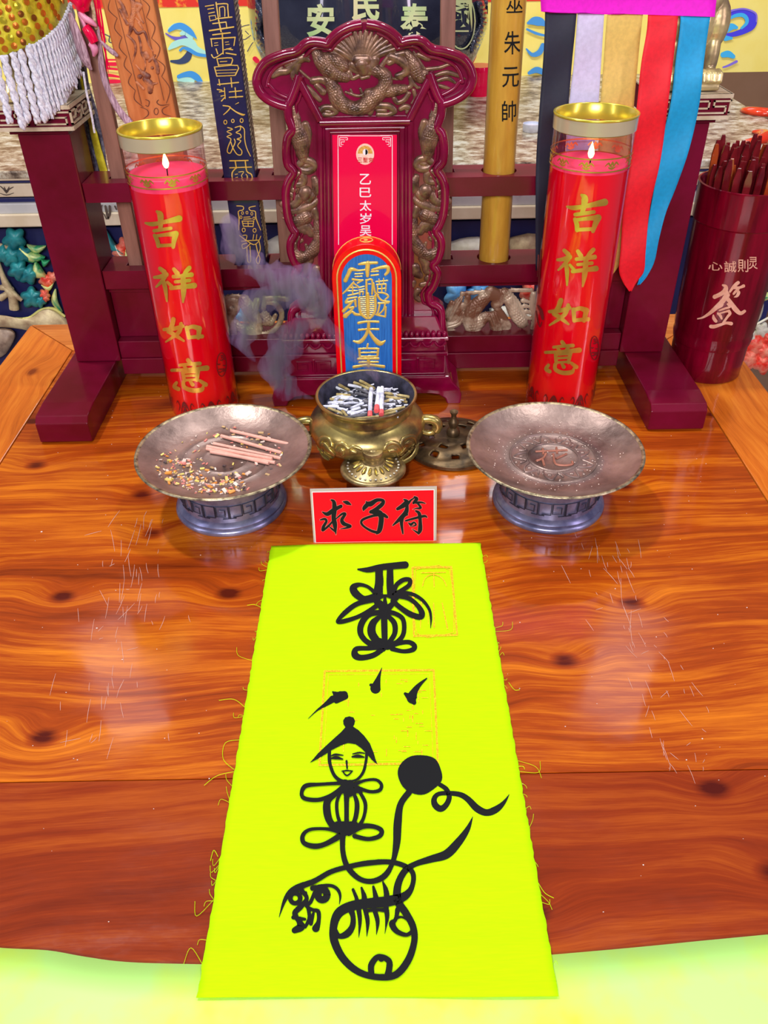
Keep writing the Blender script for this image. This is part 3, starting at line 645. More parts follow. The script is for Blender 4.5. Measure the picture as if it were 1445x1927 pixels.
def mirmap(px, py, lift=0):
    p = V(px, py, YT - 0.0002); q = mir(p); return Vector((q.x, q.y - lift, q.z))
relief('side_dragon', sdl, mirmap, BRONZE, mt_, step=0.8, k=0.00042, period=4.5, amp=0.35, hk=0.62)
# paper inset
pp = MB(); pq = [V(621, 254, YT - 0.001), V(747, 254, YT - 0.001), V(747, 560, YT - 0.001), V(623, 560, YT - 0.001)]
pp.prism(pq, (0, 0.001, 0)); paper = pp.build('paper_inset', mat('pink_red_paper', (0.86, 0.0, 0.065), rough=0.4, coat=0.15), mt_)
mb = MB(); pm = PY(YT - 0.0012)
brush(mb, S('636,272,1.3 637,460,1.5;738,272,1.3 738,460,1.5;640,255.5,1.3 733,255.5,1.3'), pm, 0.0002, 2, True)
for sx in (1, -1):
    k = lambda x, y: ((636 + x) if sx == 1 else (738 - x), 255 + y)
    for ln in ([(0, 0), (22, 0)], [(0, 0), (0, 26)], [(3, 4), (18, 4)], [(3, 4), (3, 20)], [(3, 8), (12, 8), (12, 12), (7, 12)], [(6, 11), (6, 17), (10, 17)], [(18, 4), (18, 8), (14, 8)], [(3, 20), (7, 20)]):
        brush(mb, [[(*k(*p), 1.1) for p in ln]], pm, 0.0002, 2, True)
for ch, y in zip('乙巳太岁吴', (337, 362, 387, 411, 434)): put(mb, ch, rect(687.5 + (y - 337) * 0.004, y, 22 if ch != '乙' else 21, 20 if ch != '巳' else 18), pm, 0.0002, bold=0.012)
mb.build('white_lettering', WHITE, paper)
mb = MB(); fillpoly(mb, [(687 + 17 * math.cos(R(a)), 290 + 20 * math.sin(R(a))) for a in range(0, 360, 15)], pm, 0.00012); mb.build('emblem_ground', mat('emblem_pale', (1.0, 0.55, 0.45), (1, .7, .55), rough=0.5, scale=300), paper)
mb = MB(); fillpoly(mb, [(687 + 14 * math.cos(R(a)), 289 + 15 * math.sin(R(a))) for a in range(180, 361, 15)], pm, 0.0002); mb.build('emblem_disc', mat('emblem_gold', (0.6, 0.25, 0.03), (0.85, 0.5, 0.1), rough=0.5, scale=600), paper)
mb = MB(); fillpoly(mb, [(687.5 + 5 * math.cos(R(a)), 286 + 6 * math.sin(R(a))) for a in range(0, 360, 20)], pm, 0.0003); mb.build('emblem_white', WHITE, paper)
mb = MB(); fillpoly(mb, [(687.5 + 4.4 * math.cos(R(a)), 286 + 5.4 * math.sin(R(a))) for a in range(-90, 91, 20)], pm, 0.00042); mb.ball(pm(687.5, 283.3), 0.00001, 3); mb.build('emblem_black', INK, paper)
mb = MB()
for ch, x in zip('三聖宮', (677, 687.5, 698)): put(mb, ch, rect(x, 301, 9, 9), pm, 0.0003, bold=0.02)
mb.build('emblem_lettering', mat('emblem_red', (0.6, 0.02, 0.02), rough=0.5), paper)
# stepped base
YB = 0.787
bx = lambda hw, y0, z0, z1, y1=0.838, b=0.001: MB().box(-0.0165 - hw, -0.0165 + hw, y0, y1, z0, z1, b=b)
fr = [(0.1015, 0), (0.1025, 0.010), (0.100, 0.018), (0.0925, 0.026), (0.089, 0.0335), (0, 0.0335)]
ar = [(0, 0.013), (0.066, 0.013), (0.078, 0.011), (0.085, 0.006), (0.087, 0)]
pts = [Vector((-0.0165 + x, YB, z)) for x, z in fr + ar]; pl_ = [Vector((-0.0165 - x, YB, z)) for x, z in (fr + ar)]
half = [(0.1015, 0), (0.1025, 0.010), (0.100, 0.018), (0.0925, 0.026), (0.089, 0.0335)]
poly = [Vector((-0.0165 + x, YB, z)) for x, z in half] + [Vector((-0.0165 - x, YB, z)) for x, z in half[::-1]] + [Vector((-0.0165 - x, YB, z)) for x, z in ar[::-1][:-1]] + [Vector((-0.0165 + x, YB, z)) for x, z in ar[1:]]
MB().prism(poly, (0, 0.051, 0)).build('foot', RESIN, mt_, bevel=0.0015)
bx(0.084, 0.792, 0.0335, 0.058).build('base_tier', RESIN, mt_)
bx(0.0865, 0.789, 0.056, 0.0605).build('base_tier', RESIN, mt_); bx(0.0835, 0.7915, 0.0605, 0.074).build('base_tier', RESIN, mt_)
bx(0.0865, 0.7888, 0.0735, 0.0775).build('base_tier', RESIN, mt_)
mb = MB()
for k in range(30): mb.ball((-0.0165 + 0.082 * (k / 14.5 - 1), 0.7925, 0.0795), (0.0027, 0.003, 0.0036), 6)
for k in range(13):
    x = -0.0165 + 0.078 * (k / 6 - 1); mb.tube([(x - 0.006, 0.7908, 0.0715), (x - 0.003, 0.7896, 0.068), (x, 0.7892, 0.0668), (x + 0.003, 0.7896, 0.068), (x + 0.006, 0.7908, 0.0715)], 0.0013, 6)
mb.build('bead_moulding', RESIN, mt_, smooth=True)
MB().prism([Vector((-0.0165 + x, 0.7935, z)) for x, z in ((-0.083, 0.0775), (0.083, 0.0775), (0.080, 0.083), (0.074, 0.0985), (-0.074, 0.0985), (-0.080, 0.083))], (0, 0.044, 0)).build('base_crest', RESIN, mt_, bevel=0.002)
mb = MB()
for cx_ in (-0.0165 - 0.055, -0.0165 + 0.055):
    for sgn in (-1, 1):
        x = cx_; q = [(0.002, 0), (0.002, 0.012), (0.018, 0.012), (0.018, 0.002), (0.007, 0.002), (0.007, 0.008), (0.013, 0.008)]
        mb.tube([(x + sgn * u, 0.7918, 0.039 + v) for u, v in q], 0.0008, 5)
    mb.tube([(cx_, 0.7918, 0.037), (cx_, 0.7918, 0.053)], 0.0008, 5)
mb.build('key_fret', RESIN, mt_)

# ================================================================== BLUE COMMAND TILE
ct = empty('command_tile', (-0.0125, 0.76, 0), 'arched red edged blue tile with gold characters, standing in front of the spirit tablet', 'tile')
REDL = mat('bright_red_lacquer', (0.85, 0.0, 0.006), rough=0.35, coat=0.25)
YS = 0.750
def arch(hw, zt, zb=0.0, cx=-0.0125, n=20):
    return [(cx + hw, zb), (cx + hw, zt - hw)] + [(cx + hw * math.cos(R(a)), zt - hw + hw * math.sin(R(a))) for a in np.linspace(0, 180, n)[1:-1]] + [(cx - hw, zt - hw), (cx - hw, zb)]
zt = V(690, 459, YS).z
MB().prism([Vector((x, YS, z)) for x, z in arch(0.0325, zt)], (0, 0.020, 0)).build('tile_body', REDL, ct, bevel=0.001)
MB().prism([Vector((x, YS - 0.0003, z)) for x, z in arch(0.0236, zt - 0.0095, 0.012)], (0, 0.0003, 0)).build('blue_face', mat('streaky_blue_paint', (0.010, 0.11, 0.42), (0.025, 0.20, 0.62), rough=0.45, scale=50, vs=(14, 14, 0.8)), ct)
mb = MB(); mb.tube([Vector((x, YS - 0.0002, z)) for x, z in arch(0.0278, zt - 0.0052, 0.006)], 0.0008, 6); mb.tube([Vector((x, YS + 0.0195, z + 0.0002)) for x, z in arch(0.0325, zt)][1:-1], 0.0004, 5); mb.build('gold_line', GOLDT, ct, smooth=True)
mb = MB(); mb.lathe([(0.0052, 0), (0.0058, 0.0006), (0.0064, 0)], (-0.012, 0.760, zt + 0.0001), 20, cap=False); mb.ball((-0.0125, 0.760, zt + 0.0003), (0.002, 0.003, 0.0004), 4); mb.build('gold_ring_mark', GOLDT, ct, smooth=True)
tl = S('450,395,20 500,385,34 560,378,34 680,375,30;565,380,50 560,460,48 560,545,34;275,605,44 310,530,40 350,460,44 440,475,20 530,465,18;620,465,18 740,435,36 820,430,40 825,490,36 790,530,24;400,520,14 500,515,14;400,555,12 490,550,12;610,490,16 700,485,16;610,540,16 700,530,16;370,590,26 440,600,22 500,600,16;500,600,14 430,640,14;380,630,20 300,720,22 240,775,12;380,640,16 450,690,14;310,700,12 420,695,12;300,740,12 430,735,12;368,680,16 370,790,14;310,800,16 440,770,16;440,700,12 520,680,12;450,730,12 520,715,12;460,755,20 460,790,14;460,755,12 505,750,16 500,790,12;545,600,22 550,780,24;545,605,18 620,600,20 620,780,20;575,650,10 600,650,10;670,620,14 820,605,14;710,590,12 712,650,12;770,580,12 770,640,12;680,660,16 800,650,14;690,680,14 690,750,14;800,660,14 795,740,14;690,715,12 800,705,12;745,650,14 745,750,14;640,640,16 660,760,20 700,790,14;690,760,14 780,770,20 830,810,20 790,850,14;300,840,18 420,820,18;300,850,24 285,890,30 370,870,20;370,870,20 300,950,30 250,1000,36;330,960,20 380,950,20 340,1000,24 270,1060,44 280,1075,30;290,1060,30 360,1010,20 400,1040,30 470,1050,22;400,860,30 410,940,20;560,780,40 565,950,40 568,1090,30;450,830,22 455,960,26 480,1040,26 550,1095,24;660,800,24 665,960,26 640,1040,26 590,1095,24;690,800,20 740,860,20 840,880,20;700,900,20 830,895,16;720,900,18 700,1000,20 680,1050,20;790,890,18 770,980,18 700,1050,14;800,950,16 790,1070,20;790,1075,18 680,1050,18;445,1155,30 560,1135,22 700,1140,26;450,1245,26 560,1235,18 700,1235,24;575,1140,34 570,1230,34 530,1330,34 460,1400,40 380,1390,16;580,1260,26 640,1350,40 720,1420,54 790,1385,12;565,1430,20 555,1470,20;455,1490,24 460,1590,24;450,1490,20 570,1485,20 700,1490,24;700,1490,24 690,1580,24;470,1540,16 690,1535,16;460,1590,18 690,1585,18;440,1620,24 700,1615,24;572,1620,34 575,1710,34;455,1665,22 695,1660,22;385,1725,34 570,1700,26 770,1720,34;430,1785,16 520,1780,16;620,1765,14 640,1790,20')
for y in range(820, 1060, 26): tl += [[(455, y, 11), (560, y - 4, 12), (660, y - 10, 11)]]
relief('gold_characters', wid(xf(tl, 6.882, 610, 440), 1.18), PY(YS - 0.0004), GOLDT, ct, step=0.36, k=0.00045, hk=0.55, base=0.0)

# ================================================================== INCENSE BURNER
BX, BY = -0.0150, 0.694
BRS = mat('tarnished_brass', (0.15, 0.10, 0.05), (0.62, 0.50, 0.16), rough=0.28, metal=0.8, scale=24, bumps=0.25, lo=0.38, hi=0.6)
BRD = mat('dark_tarnished_brass', (0.05, 0.035, 0.02), (0.20, 0.13, 0.06), rough=0.42, metal=0.7, scale=60, bumps=0.4)
bn = empty('incense_burner', (BX, BY, 0), 'round tarnished brass incense burner full of burnt incense stubs, in front of the blue tile', 'incense burner')
prof = [(0.0, 0.010), (0.020, 0.0105)]
for a in range(-62, 56, 6): prof.append((0.0565 * math.cos(R(a)), 0.034 + 0.0265 * math.sin(R(a))))
prof = [q for q in prof if not (q[1] > 0.052)]
prof += [(0.0440, 0.0525), (0.0425, 0.056), (0.0435, 0.060), (0.0475, 0.0635), (0.0485, 0.0655), (0.0478, 0.0670), (0.0460, 0.0668), (0.0435, 0.063)]
MB().lathe(prof, (BX, BY, 0), 72, cap=False).build('bowl', BRS, bn, smooth=True, angle=60)
MB().lathe([(0.0455, 0.0666), (0.0432, 0.063), (0.0416, 0.056), (0.0420, 0.046), (0.040, 0.040)], (BX, BY, 0), 72, cap=False).build('dark_inner_wall', mat('inner_wall_black', (0.006, 0.007, 0.016), (0.05, 0.05, 0.09), rough=0.8, scale=90, bumps=0.5), bn, smooth=True, angle=80)  # inner wall blue-black, darker than the brass outside
def ell(px, py, lift=0):
    d = ray(px, py); o = CP - Vector((BX, BY, 0.034)); s3 = (0.0567 + lift, 0.0567 + lift, 0.0267 + lift)
    dd = Vector([d[i] / s3[i] for i in range(3)]); oo = Vector([o[i] / s3[i] for i in range(3)])
    a = dd.dot(dd); b = oo.dot(dd); c = oo.dot(oo) - 1; t = (-b - math.sqrt(max(b * b - a * c, 0))) / a
    return CP + d * t
mo = S('100,740,40 95,680,44 130,650,44 175,665,40 190,720,36;130,710,50 170,765,56 210,800,40;110,770,26 140,810,30 170,830,22;150,770,30 200,815,26;225,740,30 240,705,40 290,700,44 330,740,40;280,765,56 285,785,46;350,740,30 375,725,34 420,735,34 450,750,24;370,770,40 400,780,30;'
  '650,750,24 670,710,36 720,690,40 770,710,36 790,740,30;700,770,40 740,760,30 760,790,24;800,720,30 800,670,40 850,640,40 900,640,36 925,690,30 915,760,30 870,820,34 800,860,34;850,700,24 880,690,24;890,730,20 850,780,22 790,830,22;830,740,20 800,780,24 760,800,20;860,680,14 830,700,14')
relief('cloud_motif', xf(mo, 4.5156, 580, 680), ell, BRS, bn, step=0.7, k=0.00055, hk=0.6, base=-0.0008)
for s_ in (1, -1):
    MB().tube([(BX + s_ * x, BY, z) for x, z in cat([(0.050, 0.036), (0.058, 0.0375), (0.066, 0.0355), (0.0690, 0.0295), (0.0655, 0.0235), (0.060, 0.0215), (0.053, 0.0235)], 4)], [0.0046] * 8 + [0.0050] * 8 + [0.0032] * 9, 14).build('handle', BRS, bn, smooth=True)
for a in (-90, 30, 150): MB().lathe([(0.004, 0), (0.0055, 0.004), (0.008, 0.014)], (BX + 0.031 * math.cos(R(a)), BY + 0.031 * math.sin(R(a)), 0), 16).build('foot', BRD, bn, smooth=True)
ash = MB(); n_ = 40; ASH = mat('incense_ash', (0.012, 0.014, 0.035), (0.11, 0.12, 0.20), rough=0.95, scale=130, bumps=0.8)
vs, fs = [], []
for i in range(0, 12):
    for k in range(n_):
        r_ = 0.0425 * i / 11; a = 2 * math.pi * k / n_; vs.append((BX + r_ * math.cos(a), BY + r_ * math.sin(a), 0.050 + 0.004 * (1 - (r_ / 0.0425) ** 2) + rnd.uniform(-0.0006, 0.0006)))
for i in range(11):
    for k in range(n_): fs.append([i * n_ + k, i * n_ + (k + 1) % n_, (i + 1) * n_ + (k + 1) % n_, (i + 1) * n_ + k])
tag(mesh_obj('ash_bed', vs, fs, ASH), 'dark bluish grey ash filling the brass incense burner', 'ash', kind='stuff')
ashW = mat('white_burnt_ash', (0.30, 0.32, 0.40), (0.82, 0.86, 0.95), rough=0.9, scale=140, lo=0.3, hi=0.55)
STK = mat('olive_incense_stick', (0.28, 0.20, 0.06), (0.62, 0.52, 0.24), rough=0.8, scale=120)
BUR = mat('charred_incense', (0.02, 0.02, 0.025), (0.20, 0.20, 0.22), rough=0.9, scale=120)
PNK = mat('pink_incense_tip', (0.9, 0.12, 0.12), rough=0.6)
Z3 = lambda x, y: (x / 4.5156 + 580, y / 4.5156 + 680)
def stub(a, b, za, zb, mt, r=0.0013, lab=None, grp='burnt incense stubs heaped in the brass burner', bend=0.0, tip=None):
    A = G(*Z3(*a), za); B = G(*Z3(*b), zb); M_ = (A + B) / 2 + Vector((0, 0, bend))
    p = cat([tuple(A), tuple(M_), tuple(B)], 3); o = MB().tube(p, [r * rnd.uniform(0.85, 1.1) for _ in p], 8).build('incense_stub', mt, None, smooth=True, angle=60)
    tag(o, lab or 'white ashen burnt incense stub lying in the heap in the brass burner', 'incense', grp)
    if tip is not None:
        q = B + (B - M_).normalized() * tip; MB().tube([B - (B - M_).normalized() * 0.0002, q], r * 1.12, 8).build('unburnt_tip', PNK, o, smooth=True)
    return o
WL = 'white ashen burnt incense stub lying in the heap in the brass burner'
OL = 'olive unburnt incense stub lying in the heap in the brass burner'
BL = 'blackened incense stub lying in the heap in the brass burner'
lst = [((225, 215), (330, 265), 0), ((255, 195), (345, 245), 1), ((340, 200), (450, 225), 0), ((390, 180), (520, 235), 1), ((440, 165), (560, 230), 1), ((240, 280), (360, 290), 1), ((185, 320), (300, 330), 1), ((165, 355), (300, 345), 0), ((125, 385), (260, 385), 0), ((220, 340), (310, 290), 0), ((250, 300), (380, 310), 0), ((230, 325), (330, 275), 0), ((360, 400), (470, 355), 0), ((370, 415), (500, 375), 0), ((360, 455), (490, 410), 0), ((250, 400), (330, 420), 0), ((200, 410), (300, 450), 1), ((290, 420), (330, 470), 1), ((640, 370), (740, 365), 0), ((650, 270), (870, 305), 1), ((660, 300), (830, 325), 1), ((730, 290), (780, 350), 0), ((640, 240), (700, 238), 0), ((640, 430), (820, 390), 1), ((660, 450), (800, 400), 1), ((400, 490), (600, 470), 1), ((320, 480), (520, 450), 2), ((410, 230), (560, 290), 2), ((400, 270), (520, 300), 2), ((380, 330), (520, 345), 2), ((480, 330), (600, 320), 2), ((430, 390), (560, 400), 2), ((600, 400), (680, 380), 2), ((660, 330), (760, 360), 2), ((270, 250), (400, 290), 2), ((300, 360), (420, 350), 0), ((260, 370), (380, 390), 2), ((540, 270), (640, 300), 0), ((280, 310), (420, 330), 0), ((200, 370), (330, 365), 0), ((330, 440), (470, 430), 0), ((540, 440), (620, 440), 2), ((640, 345), (720, 320), 1), ((770, 320), (840, 350), 1), ((350, 310), (460, 340), 0), ((500, 360), (600, 360), 2), ((170, 400), (250, 430), 1), ((600, 470), (740, 430), 1)]
for i, (a, b, t) in enumerate(lst):
    z = 0.0545 + 0.0052 * (1 - abs((a[0] + b[0]) / 2 - 470) / 380) + (i % 3) * 0.0012
    stub(a, b, z, z + rnd.uniform(-0.0012, 0.0014), (ashW, STK, BUR)[t], 0.0015, (WL, OL, BL)[t], ('white burnt incense stubs', 'olive incense stubs', 'blackened incense stubs')[t], bend=rnd.uniform(0, 0.0005))
stub((535, 235), (525, 430), 0.0675, 0.0635, ashW, 0.0020, 'bent white burning incense stick with pink tip, leftmost of three upright ones', 'burning incense sticks', bend=0.004, tip=0.006)
stub((600, 225), (583, 380), 0.068, 0.0660, ashW, 0.0021, 'middle of three burning white incense sticks with pink tips in the burner', 'burning incense sticks', tip=0.0085)
stub((628, 220), (622, 420), 0.068, 0.0640, ashW, 0.0021, 'rightmost of three burning white incense sticks with pink tips in the burner', 'burning incense sticks', tip=0.006)
mb = MB()
for k in range(150):
    a = rnd.uniform(0, 2 * math.pi); r_ = 0.036 * math.sqrt(rnd.random()); x, y = BX + r_ * math.cos(a), BY + r_ * math.sin(a) - 0.004; z = 0.0545 + rnd.uniform(0, 0.005); L = rnd.uniform(0.002, 0.006); b = rnd.uniform(-0.7, 0.7)
    mb.tube([(x, y, z), (x + L * math.cos(b), y + L * math.sin(b), z + 0.0005)], rnd.uniform(0.0004, 0.0009), 5)
tag(mb.build('ash_flakes', ashW, smooth=True), 'loose white ash flakes among the incense stubs in the burner', 'ash', kind='stuff')

# ================================================================== BURNER LID lying on the table
lc = G(852, 827, 0.007); pl = empty('pierced_lid', (lc.x, lc.y, 0), 'dark round pierced brass lid with a turned finial, lying between burner and right plate', 'lid')
LR = 0.0465
zl = lambda r_: 0.0025 + 0.0085 * (1 - (r_ / LR) ** 2)
vs, fs = [], []; nr, na = 26, 120
for i in range(nr + 1):
    for k in range(na): 
        r_ = 0.004 + (LR - 0.004) * i / nr; a = 2 * math.pi * k / na
        w_ = 0.0006 * math.sin(5 * a + r_ * 400) * (1 if 0.3 < i / nr < 0.9 else 0)
        vs.append((lc.x + r_ * math.cos(a), lc.y + r_ * math.sin(a), zl(r_) + w_))
for i in range(nr):
    for k in range(na):
        a = (k + 0.5) * 360 / na; u = (i + 0.5) / nr
        h1 = abs(((a + 18) % 36) - 18) / 18; hole = (0.60 < u < 0.78 and h1 > 0.62) or (0.36 < u < 0.48 and abs(((a) % 60) - 30) / 30 > 0.62)
        if not hole: fs.append([i * na + k, i * na + (k + 1) % na, (i + 1) * na + (k + 1) % na, (i + 1) * na + k])
o = mesh_obj('pierced_plate', vs, fs, BRD, pl); md = o.modifiers.new('s', 'SOLIDIFY'); md.thickness = 0.0022; md.offset = -1
MB().lathe([(0.0462, 0.0005), (0.0472, 0.0012), (0.0470, 0.0040), (0.0455, 0.0045)], (lc.x, lc.y, 0), 80, cap=False).build('lid_rim', BRD, pl, smooth=True)
MB().lathe([(0.0, 0.0095), (0.0045, 0.0098), (0.0064, 0.0125), (0.0068, 0.0160), (0.0056, 0.0195), (0.0032, 0.0215), (0.0044, 0.0235), (0.0052, 0.0262), (0.0046, 0.0290), (0.0028, 0.0312), (0.0024, 0.0350), (0.0040, 0.0385), (0.0042, 0.0395), (0.0030, 0.0392), (0.0, 0.0380)], (lc.x, lc.y, 0), 28, cap=False).build('finial', BRD, pl, smooth=True, angle=80)

# ================================================================== SMALL LIDDED BOX
kc = G(702, 877, 0.020); kb = empty('incense_box', (kc.x, kc.y, 0), 'small round brass box with a petal patterned knob lid, behind the red sign', 'box')
BR2 = mat('antique_brass_green', (0.20, 0.14, 0.06), (0.56, 0.44, 0.20), rough=0.35, metal=0.75, scale=70, bumps=0.2)
MB().lathe([(0.0, 0.0), (0.0205, 0.0), (0.0215, 0.002), (0.0232, 0.012), (0.0235, 0.0155), (0, 0.0156)], (kc.x, kc.y, 0), 56, cap=False).build('box_body', BR2, kb, smooth=True, angle=50)
ld = MB().lathe([(0.0, 0.0157), (0.0298, 0.0157), (0.0308, 0.0168), (0.0306, 0.0184), (0.0290, 0.0196), (0.0272, 0.0199), (0.0262, 0.0194), (0.0200, 0.0222), (0.0130, 0.0252), (0.0105, 0.0262), (0.0100, 0.028), (0.0, 0.028)], (kc.x, kc.y, 0), 64, cap=False).build('box_lid', BR2, kb, smooth=True, angle=50)
MB().lathe([(0.0085, 0.0275), (0.0078, 0.0300), (0.0092, 0.0325), (0.0098, 0.0350), (0.0093, 0.0372), (0.0060, 0.0380), (0.0040, 0.0376), (0.0032, 0.0384), (0.0, 0.0386)], (kc.x, kc.y, 0), 40, cap=False).build('lid_knob', BR2, ld, smooth=True, angle=60)
mb = MB(); mg = MB(); mw = MB()
for k in range(18):
    a = 2 * math.pi * k / 18; d = Vector((math.cos(a), math.sin(a), 0)); t_ = Vector((-math.sin(a), math.cos(a), 0)); c_ = Vector((kc.x, kc.y, 0))
    pt = lambda r_, w_: c_ + d * r_ + t_ * w_ + Vector((0, 0, 0.0272 - (r_ - 0.010) * 0.47))
    mb.tube([pt(0.0120, 0), pt(0.0140, 0.0011), pt(0.0180, 0.0016), pt(0.0200, 0), pt(0.0180, -0.0016), pt(0.0140, -0.0011), pt(0.0120, 0)], 0.00042, 5)
    mg.tube([pt(0.0135, 0), pt(0.0165, 0), pt(0.0190, 0)], [0.0003, 0.0009, 0.0004], 6)
for k in range(30):
    a = 2 * math.pi * k / 30; mw.ball((kc.x + 0.0238 * math.cos(a), kc.y + 0.0238 * math.sin(a), 0.0210), (0.0012, 0.0012, 0.0008), 5)
mb.build('petal_relief', BRS, ld, smooth=True); mg.build('petal_inlay', GOLDF, ld, smooth=True); mw.build('bead_ring', mat('pale_patina', (0.45, 0.42, 0.32), (0.7, 0.68, 0.55), metal=0.4, rough=0.4, scale=200), ld, smooth=True)

# ================================================================== PEDESTAL PLATES
PTOP = mat('dusty_bronze_plate', (0.11, 0.07, 0.06), (0.40, 0.29, 0.25), rough=0.36, metal=0.55, scale=26, bumps=0.35, bscale=160, lo=0.3, hi=0.7)
PFOOT = mat('blue_sheen_metal', (0.13, 0.14, 0.26), (0.36, 0.38, 0.56), rough=0.28, metal=0.6, scale=40, bumps=0.12)  # blue sheen of reflected light put into the base colour
PRIM = mat('worn_rim_bronze', (0.10, 0.07, 0.05), (0.55, 0.48, 0.28), rough=0.35, metal=0.7, scale=150, bumps=0.5)
def plate(cx, cy, hz, lab, name='pedestal_plate'):
    e = empty(name, (cx, cy, 0), lab, 'plate', 'bronze pedestal plates')
    MB().lathe([(0.0, 0.0), (0.0495, 0.0), (0.0505, 0.002), (0.0500, 0.0045), (0.0482, 0.0055), (0.0487, 0.0080), (0.0470, 0.0100), (0.0445, 0.0115), (0.0435, 0.020), (0.0445, 0.030), (0.0470, 0.0405)], (cx, cy, 0), 80, cap=False).build('foot', PFOOT, e, smooth=True, angle=50)
    h = hz
    MB().lathe([(0.0, h - 0.0190), (0.0450, h - 0.0190), (0.0560, h - 0.0150), (0.0690, h - 0.0065), (0.0755, h - 0.0022)], (cx, cy, 0), 96, cap=False).build('dish_underside', PTOP, e, smooth=True, angle=60)
    d_ = MB().lathe([(0.0, h - 0.0125), (0.0200, h - 0.0125), (0.0206, h - 0.0118), (0.0214, h - 0.0125), (0.0380, h - 0.0125), (0.0386, h - 0.0117), (0.0394, h - 0.0122), (0.0450, h - 0.0120), (0.0560, h - 0.0098), (0.0660, h - 0.0050), (0.0735, h - 0.0010)], (cx, cy, 0), 96, cap=False).build('dish', PTOP, e, smooth=True, angle=80)
    MB().lathe([(0.0735, h - 0.0010), (0.0752, h), (0.0766, h - 0.0002), (0.0770, h - 0.0014), (0.0755, h - 0.0022)], (cx, cy, 0), 96, cap=False).build('rim', PRIM, e, smooth=True, angle=80)
    mb = MB(); cyf = CY(cx, cy, 0.0438)
    for k in range(13):
        a0 = R(-90 + (k - 6) * 15)
        def P_(u, v): a = a0 + (u - 0.5) * R(13.5); r_ = 0.0449; return Vector((cx + r_ * math.cos(a), cy + r_ * math.sin(a), 0.016 + v * 0.013))
        q = [(0.5, 0.0), (0.0, 0.0), (0.0, 1), (1, 1), (1, 0.1), (0.25, 0.1)] if k % 2 else [(0.5, 0), (1.0, 0.0), (1.0, 1), (0.0, 1), (0.0, 0.2), (0.72, 0.2), (0.72, 0.7), (0.3, 0.7)]
        mb.tube([P_(u, v) for u, v in q], 0.00055, 5)
    mb.build('key_fret', mat('dark_blue_groove', (0.05, 0.055, 0.09), rough=0.4, metal=0.6), e)
    return e, d_, h
p1, d1, h1 = plate(-0.1395, 0.6125, 0.0610, 'bronze pedestal plate on the left holding pink incense sticks and debris')
p2, d2, h2 = plate(0.1500, 0.6080, 0.0600, 'bronze pedestal plate on the right, empty but for dust')
zp = h2 - 0.0124
mb = MB(); rr = lambda r_, a, dz=0.0: (0.150 + r_ * math.cos(R(a)), 0.608 + r_ * math.sin(R(a)), zp + dz)
for k in range(9):
    a = k * 40; mb.tube(cat([rr(0.024, a), rr(0.031, a + 8), rr(0.035, a + 18), rr(0.029, a + 24), rr(0.025, a + 30), rr(0.031, a + 36)], 4), 0.0009, 6)
    mb.ball(rr(0.028, a + 14), (0.002, 0.0015, 0.0008), 5); mb.ball(rr(0.034, a + 30), (0.0015, 0.002, 0.0008), 5)
for a in range(0, 360, 9): mb.ball(rr(0.0425, a), (0.0013, 0.0013, 0.0006), 4)
for r_ in (0.0225, 0.0375): mb.tube([rr(r_, a) for a in range(0, 361, 8)], 0.0006, 6)
mb.build('embossed_pattern', PTOP, d2, smooth=True)
mb = MB(); chm = lambda u, v: (0.150 + (u - 0.5) * 0.036, 0.608 - (v - 0.5) * 0.030, zp + 0.0003)
for s_ in ([(0.1, 0.2), (0.9, 0.15)], [(0.3, 0.05), (0.28, 0.35)], [(0.65, 0.0), (0.62, 0.32)], [(0.35, 0.3), (0.25, 0.55), (0.05, 0.7)], [(0.22, 0.55), (0.22, 0.95)], [(0.85, 0.35), (0.55, 0.6)], [(0.52, 0.35), (0.5, 0.85), (0.7, 0.95), (0.9, 0.9), (0.92, 0.75)]):
    mb.tube(cat([chm(*q) for q in s_], 4), 0.0011, 6)
mb.build('embossed_character', mat('rusty_bronze', (0.30, 0.12, 0.08), (0.48, 0.20, 0.13), rough=0.5, metal=0.4, scale=120), d2, smooth=True)
# pink sticks and crumbs on the left plate
PST = mat('pink_incense_stick', (0.72, 0.36, 0.27), (0.80, 0.44, 0.34), rough=0.8, scale=200)
Z1 = lambda x, y: (x / 3.0104 + 240, y / 3.0104 + 680)
zz = h1 - 0.0105
for i, (a, b, lab) in enumerate((((585, 393), (938, 475), 'pink incense stick on the left plate, farthest from the camera'), ((530, 422), (872, 518), 'second pink incense stick from the back on the left plate'), ((487, 466), (868, 550), 'third pink incense stick from the back on the left plate'), ((450, 482), (820, 552), 'pink incense stick in the middle of the bundle of four on the left plate'), ((448, 495), (800, 578), 'second nearest pink incense stick on the left plate'), ((470, 512), (836, 574), 'nearest pink incense stick on the left plate'))):
    A = G(*Z1(*a), zz + (0.0016 if i == 3 else 0)); B = G(*Z1(*b), zz + (0.0016 if i == 3 else 0))
    tag(MB().tube([A, B], 0.00165, 10).build('incense_stick', PST, None, smooth=True, angle=60), lab, 'incense', 'pink incense sticks on the left plate')
cols = [mat('crumb_orange', (0.8, 0.3, 0.05)), mat('crumb_pink', (0.75, 0.25, 0.2)), mat('crumb_tan', (0.62, 0.42, 0.2)), mat('crumb_yellow', (0.8, 0.62, 0.15)), mat('crumb_dark', (0.09, 0.06, 0.06)), mat('crumb_pale', (0.75, 0.6, 0.5))]
